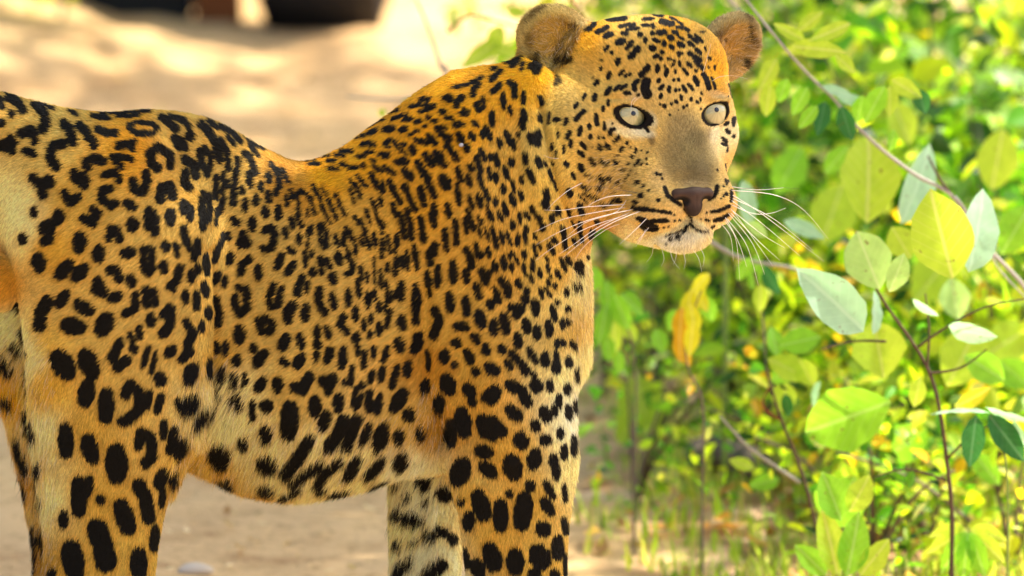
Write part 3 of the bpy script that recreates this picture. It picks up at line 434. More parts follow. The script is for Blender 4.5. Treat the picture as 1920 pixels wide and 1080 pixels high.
# soft marks of the face: seen at u, v; half sizes; turn (degrees); colour; strength; hardness
FACE = [(1222,262,7,12,-15,(.14,.09,.05),.7),(1330,250,5,12,0,(.20,.14,.08),.6),(1172,248,34,10,16,(.90,.76,.50),.85),(1205,248,24,9,12,(.86,.78,.62),.9),(1222,226,10,16,-20,(.85,.72,.48),.8),(1150,232,16,8,10,(.82,.68,.42),.6),(1340,252,9,18,10,(.85,.75,.55),.8),(1368,244,10,16,0,(.80,.66,.42),.6),
 (1196,178,30,9,-6,(.62,.50,.30),.6),(1345,178,18,8,14,(.55,.45,.30),.6),
 (1296,285,40,66,-14,NB,.95),(1312,330,30,30,-10,(.16,.12,.06),.85),(1280,235,34,30,-10,(.32,.23,.11),.75),(1262,300,26,44,-16,(.33,.24,.11),.75),(1306,258,20,16,0,(.17,.13,.065),.75),
 (1235,335,18,24,0,(.55,.38,.19),.5),(1258,450,62,13,-10,(.95,.92,.84),1),(1262,464,50,13,-8,(.95,.94,.90),1),(1190,405,26,10,10,(.86,.70,.42),.6),(1240,405,30,12,14,(.78,.60,.34),.6),(1330,400,20,12,-24,(.78,.60,.34),.6),
 (1302,345,26,8,4,(.40,.30,.16),.7),(1285,462,26,9,-6,(.55,.45,.33),.35),(1283,442,14,8,0,(.35,.27,.18),.3)]
# hard dark marks: eyelids' corners, nostril wings, mouth
DARK = [(6,[(1156,206),(1163,208)]),(7,[(1207,236),(1216,246)]),
 (9,[(1247,352),(1252,366),(1264,376),(1276,384)]),(9,[(1344,350),(1341,364),(1330,374)]),(5,[(1283,392),(1291,402),(1296,410)]),(4,[(1296,408),(1296,418)]),(5,[(1286,426),(1293,421),(1300,426)]),
 (4,[(1284,428),(1268,436),(1250,440)]),(4,[(1302,428),(1314,433),(1326,432)])]
def eye_e(L):
    a = np.abs(L[:,0])-82; b = L[:,1]-3
    p = a*ES+b*EC; p = np.where(p < 0, p*1.32, p)
    return np.sqrt(((a*EC-b*ES)/28.5)**2+(p/19)**2)
def ear_w(P):
    """0..1 how much a point belongs to an ear, and how deep inside the cup"""
    L = (P-HO)@HM; w = np.zeros(len(P)); inn = np.zeros(len(P)); rim = np.zeros(len(P)); s_ = np.zeros(len(P))
    for base, M, s in EAR:
        Q = (L-base)@M
        k = np.sqrt(((Q[:,0]-44)/78)**2+((Q[:,1]-4*s)/70)**2+(Q[:,2]/44)**2)
        ww = np.clip((1.12-k)/.16, 0, 1)*np.clip((Q[:,0]+34)/26, 0, 1)
        kk = np.sqrt(((Q[:,0]-44)/52)**2+((Q[:,1]-4*s)/48)**2)
        ii = ww*np.clip((1.0-kk)/.4, 0, 1)*(Q[:,2] > -14)
        m = ww > w; w[m] = ww[m]; inn[m] = ii[m]; rim[m] = kk[m]; s_[m] = s
    return w, inn, rim, s_
def coat(P, Psee, seen, N):
    """pigment at points P of the hide; Psee: point whose place decides the marking; seen: drawn part of the coat"""
    u, v, w = view(Psee)
    x, y = P[:, 0], P[:, 1]
    c = base_coat(x, y)*(1+.10*wob(P, 21)+.07*wob(P, 6, 3.1)+.10*wob(P, 2.2, 7))[:, None]
    inner = np.clip((N[:, 2]-.2)*1.6, 0, 1)*((y > 640) & (P[:, 2] < 20))   # inner sides of the near legs, pale
    c = c*(1-inner[:, None])+np.array(CR)*inner[:, None]
    L = (P-HO)@HM
    hd = (x > 1010) & (y < 520) & (L[:, 2] > -260)
    ew, inn, rim, es = ear_w(P)
    if hd.any():
        for (fu, fv, ru, rv, an, cc, st) in FACE:
            a = math.radians(an); du = u-fu; dv = v-fv
            p = (du*math.cos(a)+dv*math.sin(a))/ru; q = (-du*math.sin(a)+dv*math.cos(a))/rv
            g = np.clip(1.45-np.sqrt(p*p+q*q), 0, 1); g = (g*g*(3-2*g)*st*seen*hd*(1-ew))[:, None]
            c = c*(1-g)+np.array(cc)*g
    c = c*(1+.16*wob(P, 1.7, 9)*hd)[:, None]
    # ears
    if (ew > 0).any():
        e = (ew*.95)[:, None]
        ec = np.where((rim > .9)[:, None], np.array((.60,.45,.22)), np.array(EB))
        ec = ec*(1-inn[:, None])+np.array((.60,.38,.11))*inn[:, None]
        k = np.clip(wob(P, 11, 5)*1.3-.05, 0, 1)[:, None]*ew[:, None]
        ec = ec*(1-k)+np.array((.10,.06,.03))*k
        c = c*(1-e)+ec*e
    d = np.where(seen & (v < 1088) & (u > -6), sample(SPOTF, u, v), wild_spots(P))
    d = d+1.1*wob(Psee, 7.5, 4)*np.where(Psee[:, 0] > 1030, .5, 1)+.8*wob(Psee, 2.6)+.6*wob(Psee, 1.3, 2)
    soft = 1.6
    k = np.clip(.5-d/soft, 0, 1)*(1-ew)
    ring = np.clip(1-d/11, 0, 1)*(x < 980)*(1-k)*.48
    c = c*(1-ring[:, None]*np.array((.15,.42,.75)))
    blk = np.array((.0105,.0085,.009)); 
    c = c*(1-k[:, None])+blk*k[:, None]
    dk = np.zeros(len(P))
    near = hd & seen
    if near.any():
        for wdt, pts in DARK:
            pts = np.array(pts, float); dd = np.full(len(P), 50.0)
            for p, q in zip(pts[:-1], pts[1:]):
                e = q-p; t = np.clip(((u-p[0])*e[0]+(v-p[1])*e[1])/max(e@e, 1e-6), 0, 1)
                dd = np.minimum(dd, np.hypot(u-p[0]-t*e[0], v-p[1]-t*e[1]))
            dk = np.maximum(dk, np.clip((wdt/2+.8-dd)/1.6, 0, 1)*near)
    ee = eye_e(L); dk = np.maximum(dk, np.clip((1.36-ee)/.08, 0, 1)*(L[:, 2] > -60)*hd)
    # dark spots of the ears; two inside the near ear are painted shade
    for (eu, ev, r1, r2) in ((1002,120,11,22),(1046,152,10,12),(1058,111,20,11),(1396,122,7,12),(1398,60,6,16)):
        q = np.sqrt(((u-eu)/r1)**2+((v-ev)/r2)**2)+.18*wob(P, 4)
        dk = np.maximum(dk, np.clip((1.1-q)/.35, 0, 1)*seen*hd*.93)
    c = c*(1-dk[:, None])+np.array((.012,.009,.008))*dk[:, None]
    hm = (hd*np.clip((x-1040)/60, 0, 1)*np.clip((470-y)/60, 0, 1))[:, None]
    c = c*(np.array((1.03,1.07,.70))*(1-hm)+np.array((.96,.97,.78))*hm)
    return np.clip(c, .004, .95), np.maximum(k, dk)

def build_leopard():
    gx = axis_coords(-690, 1500, 5, 970, 1450, 3); gv = axis_coords(0, 1402, 5, 0, 500, 3); gd = axis_coords(-340, 270, 4.6, -340, -60, 3.2)
    V, Q = mesh_body(body_sdf, gx, gv, gd)
    me = bpy.data.meshes.new('body')
    me.from_pydata(to_world(V).tolist(), [], Q.tolist()); me.update()
    me.polygons.foreach_set('use_smooth', [True]*len(me.polygons))
    nn = np.zeros(len(V)*3, np.float32); me.vertices.foreach_get('normal', nn); nn = nn.reshape(-1, 3)
    N = np.stack([nn[:, 0], -nn[:, 2], nn[:, 1]], -1)       # back to body axes
    # which points the near side shows: coarse depth map
    u, v, w = view(V)
    bs = 7.0; W = 340; H = 260
    Z = np.full((H, W), 1e9)
    iu = np.clip(((u+200)/bs).astype(int), 0, W-1); iv = np.clip(((v+100)/bs).astype(int), 0, H-1)
    np.minimum.at(Z, (iv, iu), w)
    toC = np.array([0, -SP, -CP])                            # towards the camera, body axes
    toC = np.array([0.0, -SP, -CP])
    def seen_at(P, Nn):
        u, v, w = view(P)
        iu = np.clip(((u+200)/bs).astype(int), 0, W-1); iv = np.clip(((v+100)/bs).astype(int), 0, H-1)
        return (w < Z[iv, iu]+34) & ((Nn@toC) > -.05)
    def depth_px(u, v):
        iu = int((u+200)/bs); iv = int((v+100)/bs); return float(Z[iv, iu])
    sv = seen_at(V, N)
    C, _ = coat(V, V, sv, N)
    a = me.color_attributes.new('coat', 'FLOAT_COLOR', 'POINT'); cc = np.ones((len(V), 4), np.float32); cc[:, :3] = C*.8
    a.data.foreach_set('color', cc.ravel())
    m, n, l, b = mat('leopard hide', rough=.9, spec=.1)
    at_ = n.new('ShaderNodeAttribute'); at_.attribute_name = 'coat'; l.new(at_.outputs['Color'], b.inputs['Base Color'])
    me.materials.append(m)
    root = bpy.data.objects.new('leopard', me); col.objects.link(root)
    tag(root, 'large spotted leopard standing side on in the shade with its head turned to look right', 'leopard')

    # ---- fur
    q = V[Q]; nq = N[Q]
    ar = .5*(np.linalg.norm(np.cross(q[:, 1]-q[:, 0], q[:, 2]-q[:, 0]), axis=1)+np.linalg.norm(np.cross(q[:, 2]-q[:, 0], q[:, 3]-q[:, 0]), axis=1))
    ctr = q.mean(1); cn = nq.mean(1); cn /= np.linalg.norm(cn, axis=1, keepdims=True)+1e-9
    facing = cn@toC; cu, cv_, cw = view(ctr)
    inframe = (cu > -40) & (cu < 1500) & (cv_ < 1120)
    sq = seen_at(ctr, cn) | (facing > -.25)
    dens = np.where(inframe & sq, np.where((ctr[:, 0] > 990) & (ctr[:, 1] < 500), FUR_FACE, FUR_BODY), FUR_FAR)
    Lc = (ctr-HO)@HM
    hole = (eye_e(Lc) < 1.33) & (Lc[:, 2] > -60) & (ctr[:, 0] > 1010)
    nosed = np.sqrt((Lc[:, 0]/37)**2+((Lc[:, 1]-160)/26)**2)
    hole |= (nosed < 1.0) & (Lc[:, 2] > 60)
    dens = np.where(hole, 0, dens)
    num = rng.poisson(ar*dens)
    fi = np.repeat(np.arange(len(Q)), num); n_ = len(fi)
    s = rng.random((n_, 1)); t = rng.random((n_, 1))
    qf = q[fi]; nf = nq[fi]
    wts = [(1-s)*(1-t), s*(1-t), s*t, (1-s)*t]
    P = sum(wts[k]*qf[:, k] for k in range(4)); Nn = sum(wts[k]*nf[:, k] for k in range(4)); Nn /= np.linalg.norm(Nn, axis=1, keepdims=True)+1e-9
    x, y, d = P[:, 0], P[:, 1], P[:, 2]
    L = (P-HO)@HM
    def sm(a, lo, hi): t = np.clip((a-lo)/(hi-lo), 0, 1); return t*t*(3-2*t)
    # combing direction
    D = np.tile(np.array([-.78, .55, 0.0]), (n_, 1))
    def blend(wt, vec):
        nonlocal D
        vec = np.asarray(vec, float); D = D*(1-wt[:, None])+(vec if vec.ndim == 2 else vec[None])*wt[:, None]
    blend(sm(y, 600, 860)*(x > 380)*(x < 800), (-.45, .95, 0))
    blend(sm(y, 560, 760)*sm(-x, -420, -330), (-.25, 1, 0))
    blend(sm(y, 560, 760)*sm(x, 760, 860), (-.05, 1, 0))
    blend(sm(-y, -330, -230)*sm(-x, -520, -400), (-1, .1, 0))
    blend(sm(x, 820, 960)*sm(-y, -640, -460), (-.42, .95, 0))
    blend(sm(x, 1040, 1095)*(y > 430), (.25, 1, 0))
    tip = hl(0, 120, 110)
    rad = P-tip; rad /= np.linalg.norm(rad, axis=1, keepdims=True)
    hw = sm(x, 1040, 1130)*sm(-y, -500, -430)
    hw = np.maximum(hw, sm(x, 1030, 1100)*sm(-y, -420, -300))
    rad = rad+(HM@np.array([0, 0, -.9]))*.5+np.array([0, .25, 0])*(L[:, 1] > 60)[:, None]
    blend(hw, rad)
    ew, inn, rim, es = ear_w(P)
    for base, M, sgn in EAR:
        z = HM@M[:, 0]; m = es == sgn
        blend(np.where(m, ew, 0), z*.9+np.array([0, -.1, 0]))
    D += rng.normal(0, .13, (n_, 3))
    D += (.22*wob(P, 30, 1))[:, None]*np.array([.5, .2, 0])
    D += rng.normal(0, .35, (n_, 3))*ew[:, None]
    D -= (D*Nn).sum(1, keepdims=True)*Nn; D /= np.linalg.norm(D, axis=1, keepdims=True)+1e-9
    # length in body units
    ln = np.full(n_, 15.0)
    def setl(wt, v): nonlocal ln; ln = ln*(1-wt)+v*wt
    setl(sm(y, 700, 900)*(x > 330)*(x < 820), 34)
    setl(sm(-np.hypot((x-410)/70, (y-730)/90), -1.2, -.4), 40)
    setl(sm(-x, -130, -70)*sm(y, 520, 700), 34)
    setl(sm(x, 1050, 1096)*(y > 470), 26)
    setl(sm(-np.hypot((x-815)/30, (y-760)/90), -1.2, -.3), 30)
    setl(sm(-np.hypot((x-800)/80, (y-890)/40), -1.2, -.3), 26)
    setl(hw, 10); setl(hw*sm(L[:, 2], -90, 10), 5.5)
    setl(hw*sm(-np.hypot((L[:, 0])/60, (L[:, 1]-235)/40), -1.2, -.5)*(L[:, 2] > -40), 15)
    setl(hw*sm(-np.hypot((L[:, 0]+130)/60, (L[:, 1]-120)/90), -1.2, -.4), 20)
    setl(hw*sm(-L[:, 1], 40, 100), 9)
    setl(ew, 15); setl(inn, 32); 
    eyen = np.exp(-((eye_e(L)-1.3)/.5)**2)*hw; setl(eyen, 4.5)
    ln *= rng.uniform(.65, 1.15, n_)
    lift = np.where(ln > 20, .46, .38)*rng.uniform(.6, 1.5, n_)
    lift = np.where(inn > .3, .8, lift)
    seen = seen_at(P, Nn)
    Psee = P+D*(ln*.45)[:, None]
    Cc, k = coat(P, Psee, seen, Nn)
    Cc *= rng.uniform(.62, 1.30, (n_, 1)); 
    long = (ln > 20)[:, None]*(rng.random((n_, 1)) < .15)*(k < .5)[:, None]
    Cc = np.where(long, Cc*.5+np.array((.8, .7, .5))*.5, Cc)
    Cc = np.clip(Cc, .004, .95)
    kpt = 4; tt = np.linspace(0, 1, kpt)
    bend = rng.normal(0, .10, (n_, 3))
    pts = np.empty((n_, kpt, 3), np.float32)
    for i, ti in enumerate(tt):
        pts[:, i] = P-Nn*.6+D*(ln*ti)[:, None]+Nn*(ln*(lift*ti-.55*lift*ti*ti))[:, None]+bend*(ln*ti*ti)[:, None]+np.array([0, 1, 0])*(np.maximum(ln-18, 0)*.5*ti*ti)[:, None]
    cu = bpy.data.hair_curves.new('fur'); cu.add_curves([kpt]*n_)
    W3 = to_world(pts.reshape(-1, 3)).astype(np.float32)
    cu.attributes['position'].data.foreach_set('vector', W3.ravel())
    ra = cu.attributes.new('radius', 'FLOAT', 'POINT') if 'radius' not in cu.attributes else cu.attributes['radius']
    thick = np.where(inframe[fi], .26, .5)*np.where(ln < 8, .8, 1.0)*.001
    rr = thick[:, None]*np.array([.9, 1, .75, .08])[None]
    ra.data.foreach_set('value', rr.astype(np.float32).ravel())
    ca = cu.attributes.new('coat', 'FLOAT_COLOR', 'CURVE'); c4 = np.ones((n_, 4), np.float32); c4[:, :3] = Cc
    ca.data.foreach_set('color', c4.ravel())
    m, n, l, b = mat('leopard fur', rough=.5, spec=.12)
    at_ = n.new('ShaderNodeAttribute'); at_.attribute_name = 'coat'; l.new(at_.outputs['Color'], b.inputs['Base Color'])
    cu.materials.append(m)
    fur = bpy.data.objects.new('fur', cu); col.objects.link(fur); fur.parent = root; fur['kind'] = 'stuff'
    print('hairs', n_, 'verts', len(V))
    return root, depth_px

def vloc(P): return to_world(P)
def build_head_parts(root, depth_px):
    # eyes
    me_mat, n, l, b = mat('leopard eye', rough=.12, spec=.5); b.inputs['Coat Weight'].default_value = 1; b.inputs['Coat Roughness'].default_value = .03
    at_ = n.new('ShaderNodeAttribute'); at_.attribute_name = 'tint'; l.new(at_.outputs['Color'], b.inputs['Base Color'])
    pm, *_ = mat('pupil', (.01,.01,.012), .08, .6)
    aims = ((1186.5, 213), (1343, 206))
    for (ea, eb, ec), (pu, pv) in zip(EYES, aims):
        c = hl(ea*.965, eb+1, ec-12); r = 40.0
        cu_, cv_, cw = view(c)
        g = at(pu, pv, cw-36)-c; g /= np.linalg.norm(g)
        V = []; F = []; C = []
        nu, nv = 56, 60
        a0 = np.cross(g, [0, 1, 0]); a0 /= np.linalg.norm(a0); b0 = np.cross(g, a0)
        for i in range(nv+1):
            th = math.pi*i/nv
            bulge = 1.0+.05*math.exp(-(th/.55)**2)
            for j in range(nu):
                ph = 2*math.pi*j/nu
                p = c+r*bulge*(g*math.cos(th)+(a0*math.cos(ph)+b0*math.sin(ph))*math.sin(th)); V.append(p)
                deg = math.degrees(th)
                st = .5+.5*math.sin(ph*23+3*math.sin(ph*7))
                iris = np.array((.43,.40,.17))*(.80+.22*st)*(1-.40*math.exp(-((deg-41)/6)**2))
                if deg < 13: iris = iris*.75+np.array((.40,.30,.10))*.25
                if deg > 42: iris = iris*max(0, 1-(deg-42)/5)+np.array((.05,.035,.02))*min(1, (deg-42)/5)
                C.append(iris if deg < 48 else (.04,.025,.02))
        for i in range(nv):
            for j in range(nu):
                j2 = (j+1) % nu; F.append((i*nu+j, i*nu+j2, (i+1)*nu+j2, (i+1)*nu+j))
        eo = mesh('eye', vloc(np.array(V)), F, [me_mat], root, colors=np.array(C))
        # pupil: a small round dome proud of the eyeball
        V = []; F = []
        for i in range(5):
            th = .115*i/4
            for j in range(16):
                ph = 2*math.pi*j/16
                V.append(c+(r*1.05+.5)*(g*math.cos(th)+(a0*math.cos(ph)+b0*math.sin(ph))*math.sin(th))-g*(.5*(i/4)**4))
        for i in range(4):
            for j in range(16): F.append((i*16+j, i*16+(j+1) % 16, (i+1)*16+(j+1) % 16, (i+1)*16+j))
        pu_ = mesh('pupil', vloc(np.array(V)), F, [pm], None); pu_.parent = eo
    # nose leather
    def nsdf(P):
        L = (P-HO)@HM; A = L.copy(); A[:, 0] = np.abs(L[:, 0])
        f = ell(L, (0, 152, 80), (38, 12, 17)); f = smin(f, ell(L, (0, 170, 82), (18, 25, 15)), 14)
        f = smin(f, ell(A, (30, 155, 72), (13, 13, 16)), 8)
        f = smax(f, -ell(A, (25, 167, 94), (11, 7, 14)), 4)
        f = smax(f, -cone(L, (0, 158, 100), (0, 196, 97), 1.2, 2.0), 3)
        return f
    c = hl(0, 165, 86)
    gx = np.arange(c[0]-56, c[0]+56, 1.6); gv = np.arange(c[1]-46, c[1]+52, 1.6); gd = np.arange(c[2]-40, c[2]+40, 1.6)
    V, Q = mesh_body(nsdf, gx, gv, gd, blk=5, margin=14, iters=0)
    L = (V-HO)@HM
    C = np.tile(np.array((.055,.030,.018)), (len(V), 1))*(1+.15*wob(V, 5))[:, None]
    kk = np.clip((L[:, 1]-168)/16, 0, 1)[:, None]; C = C*(1-kk)+np.array((.022,.013,.011))*kk
    nos = np.sqrt(((np.abs(L[:, 0])-26)/14)**2+((L[:, 1]-168)/9)**2); kk = np.clip((1.35-nos)/.35, 0, 1)[:, None]; C = C*(1-kk)+np.array((.008,.006,.006))*kk
    nm, n, l, b = mat('nose leather', rough=.6, spec=.22)
    at_ = n.new('ShaderNodeAttribute'); at_.attribute_name = 'tint'; l.new(at_.outputs['Color'], b.inputs['Base Color'])
    vo = n.new('ShaderNodeTexVoronoi'); vo.inputs['Scale'].default_value = 900; bp = n.new('ShaderNodeBump'); bp.inputs['Strength'].default_value = .5; bp.inputs['Distance'].default_value = .0004
    tc = n.new('ShaderNodeTexCoord'); l.new(tc.outputs['Object'], vo.inputs['Vector']); l.new(vo.outputs['Distance'], bp.inputs['Height']); l.new(bp.outputs[0], b.inputs['Normal'])
    mesh('nose', vloc(V), Q, [nm], root, colors=C)
    # whiskers
    wm, *_ = mat('whisker', (.92,.88,.78), .35, .5); wd, *_ = mat('dark whisker', (.05,.04,.03), .4, .4)
    c1 = lambda s: [(960+float(a.split(',')[0])/2.16, float(a.split(',')[1])/2.16) for a in s.split()]
    c0 = lambda s: [(float(a.split(',')[0]), float(a.split(',')[1])) for a in s.split()]
    W_ = [(c1(a), -.45, 1.0) for a in ('490,790 400,795 340,815 300,840','465,828 300,838 200,852 130,850','470,838 330,862 200,890 90,940','490,848 330,885 200,935 100,990','470,868 300,925 170,1000 95,1055',
        '520,855 400,905 290,975 205,1045','440,905 380,930 300,990 255,1050','545,885 500,930 435,990','480,860 350,920 250,990 190,1030','555,920 530,950 505,980','470,800 420,860 300,900 220,960','540,930 530,955 500,1000','295,735 230,770 180,810 145,845')]
    W_ += [(c1('110,620 160,640 235,640')[::-1], -.2, .6)]
    W_ += [(c0(a), .30, 1.0) for a in ('1372,357 1450,365 1505,392 1553,448','1374,366 1420,395 1480,440 1545,490','1370,383 1410,400 1445,400 1473,390','1372,394 1430,440 1472,465','1370,399 1420,450 1462,488','1366,400 1410,455 1434,515',
        '1363,410 1400,460 1422,535','1360,415 1380,450 1387,525','1353,420 1370,445 1375,490','1374,372 1450,410 1525,470','1372,350 1420,356 1470,352','1372,376 1430,420 1500,480','1360,408 1385,455 1400,500','1368,388 1400,430 1450,500')]
    W_ += [(c0(a), .0, .7) for a in ('1255,464 1262,488 1275,505','1298,466 1310,485 1316,510','1240,464 1245,485 1240,500','1280,468 1285,490 1282,505','1310,460 1320,480 1318,500','1225,462 1222,478 1212,492','1266,466 1268,480 1262,498','1196,180 1185,190 1183,212')]
    W_ += [(c0(a), -.25, .6) for a in ('1186,202 1190,190 1205,178','1335,152 1350,144 1375,142 1402,148','1318,136 1326,108 1333,82')]
    W_ += [(c0('1366,356 1440,351 1500,354'), .3, -.6), (c0('1196,362 1120,350 1060,352'), -.4, -.6)]
    for pts, kz, th in W_:
        w0 = depth_px(*pts[0])
        if w0 > 1e6: w0 = depth_px(pts[0][0]-10, pts[0][1]-6)
        q = []; acc = 0
        for i, p in enumerate(pts):
            if i: acc += math.hypot(p[0]-pts[i-1][0], p[1]-pts[i-1][1])
            q.append(at(p[0], p[1], w0+4-(10 if acc > 0 else 0)+kz*acc))
        Q3 = spline(to_world(np.array(q)), 14)
        r = abs(th)*np.linspace(.00042, .00009, 14)
        V, F = tube(Q3, r, 5); mesh('whisker', V, F, [wd if th < 0 else wm], root)

# ---------------------------------------------------------------- where things stand
CAMZ = GZ+CAM_D*math.sin(PITCH); CAMY = -CAM_D*math.cos(PITCH)
def ray(u, v):
    d = Vector(((u-960)*PIX, 0, 0))+Vector((0, math.cos(PITCH), -math.sin(PITCH)))*CAM_D+Vector((0, -math.sin(PITCH), -math.cos(PITCH)))*((v-540)*PIX)
    return d
def place(u, v, y):
    """point of the plane at distance y behind the leopard, in the direction u, v"""
    d = ray(u, v); t = (y-CAMY)/d.y
    return Vector((0, CAMY, CAMZ))+d*t
def scale_at(y): return (y-CAMY)/CAM_D*PIX*1.0

# ---------------------------------------------------------------- ground
def bank(x, y):
    """low sand bank in front of the parked vehicle"""
    u = x/scale_at(4.9)+960
    h = np.interp(u, [-600, 0, 250, 400, 570, 690, 760, 960, 1200], [.17, .125, .080, .058, .034, .054, .044, .052, .045])
    h = h+.004*np.sin(u*.05)+.003*np.sin(u*.021+1)
    f = np.where(y < 4.9, np.exp(-((y-4.9)/.75)**2), np.exp(-((y-4.9)/.16)**2))
    return h*f*np.clip((2.2-x)/1.5, 0, 1)
def ground_z(x, y):
    z = .010*np.sin(x*5.1+1.3*np.sin(y*3.1))*np.cos(y*4.3+.6)+.006*np.sin(x*13+2*np.sin(y*9))+.003*np.sin(y*31+x*7)
    fade = np.exp(-(np.maximum(0, np.hypot(x, y-3)-6)/6)**2)
    return z*fade*np.clip(np.hypot(x, y)*1.5-.2, .15, 1)+bank(x, y)-.004
def build_ground():
    xs = np.concatenate([[-900,-300,-100,-40,-20,-12,-8,-6], np.arange(-4.5, 4.51, .06), [6,8,12,20,40,100,300,900]])
    ys = np.concatenate([[-900,-300,-100,-40,-20,-12,-9], np.arange(-7, 7.6, .05), [8,9,11,15,25,50,120,400,1200]])
    X, Y = np.meshgrid(xs, ys); Z = ground_z(X, Y)
    V = np.stack([X.ravel(), Y.ravel(), Z.ravel()], -1); nx, ny = len(xs), len(ys)
    i = np.arange(nx-1)[None, :]+np.arange(ny-1)[:, None]*nx
    F = np.stack([i, i+1, i+nx+1, i+nx], -1).reshape(-1, 4)
    m, n, l, b = mat('sandy ground', rough=.95, spec=.1)
    tc = n.new('ShaderNodeTexCoord')
    def noise(s, det=6, ro=.6, dist=0):
        t = n.new('ShaderNodeTexNoise'); t.inputs['Scale'].default_value = s; t.inputs['Detail'].default_value = det; t.inputs['Roughness'].default_value = ro; t.inputs['Distortion'].default_value = dist
        l.new(tc.outputs['Object'], t.inputs['Vector']); return t
    def ramp(src, stops):
        r = n.new('ShaderNodeValToRGB'); e = r.color_ramp.elements
        while len(e) < len(stops): e.new(.5)
        for k, (p, c_) in enumerate(stops): e[k].position = p; e[k].color = (*c_, 1)
        l.new(src, r.inputs[0]); return r
    def mix(f, a, b_, mode='MIX'):
        x = n.new('ShaderNodeMix'); x.data_type = 'RGBA'; x.blend_type = mode
        if isinstance(f, float): x.inputs[0].default_value = f
        else: l.new(f, x.inputs[0])
        l.new(a, x.inputs[6]); l.new(b_, x.inputs[7]); return x.outputs[2]
    n1 = noise(1.7, 5); n2 = noise(9, 8, .65); n3 = noise(60, 6, .7); n4 = noise(3.2, 4, .5, 1.2)
    sand = ramp(n1.outputs[0], [(.30, (.70,.45,.22)), (.50, (.82,.56,.29)), (.70, (.86,.59,.28))])
    patch = ramp(n2.outputs[0], [(.33, (.56,.42,.29)), (.5, (.88,.84,.76)), (.66, (1,.95,.84))])
    c = mix(.65, sand.outputs[0], patch.outputs[0], 'MULTIPLY')
    grit = ramp(n3.outputs[0], [(.35, (.5,.42,.36)), (.48, (1,1,1)), (.70, (1,1,1))])
    c = mix(.7, c, grit.outputs[0], 'MULTIPLY')
    # leaf mould and red soil under the bushes on the right
    sep = n.new('ShaderNodeSeparateXYZ'); l.new(tc.outputs['Object'], sep.inputs[0])
    ma = n.new('ShaderNodeMath'); ma.operation = 'MULTIPLY_ADD'; ma.inputs[1].default_value = .9; ma.inputs[2].default_value = -.45; l.new(n4.outputs[0], ma.inputs[0])
    ad = n.new('ShaderNodeMath'); ad.operation = 'ADD'; l.new(sep.outputs[0], ad.inputs[0]); l.new(ma.outputs[0], ad.inputs[1])
    mr = n.new('ShaderNodeMapRange'); mr.inputs[1].default_value = .12; mr.inputs[2].default_value = .30; l.new(ad.outputs[0], mr.inputs[0])
    red = ramp(n2.outputs[0], [(.32, (.18,.10,.05)), (.46, (.55,.30,.16)), (.58, (.80,.55,.38)), (.72, (.36,.36,.08))])
    c = mix(mr.outputs[0], c, red.outputs[0])
    l.new(c, b.inputs['Base Color'])
    bp = n.new('ShaderNodeBump'); bp.inputs['Strength'].default_value = .8; bp.inputs['Distance'].default_value = .012; l.new(n3.outputs[0], bp.inputs['Height']); l.new(bp.outputs[0], b.inputs['Normal'])
    return tag(mesh('ground', V, F, [m]), 'pale pinkish sand ground with a low sunlit bank behind the leopard', kind='structure')

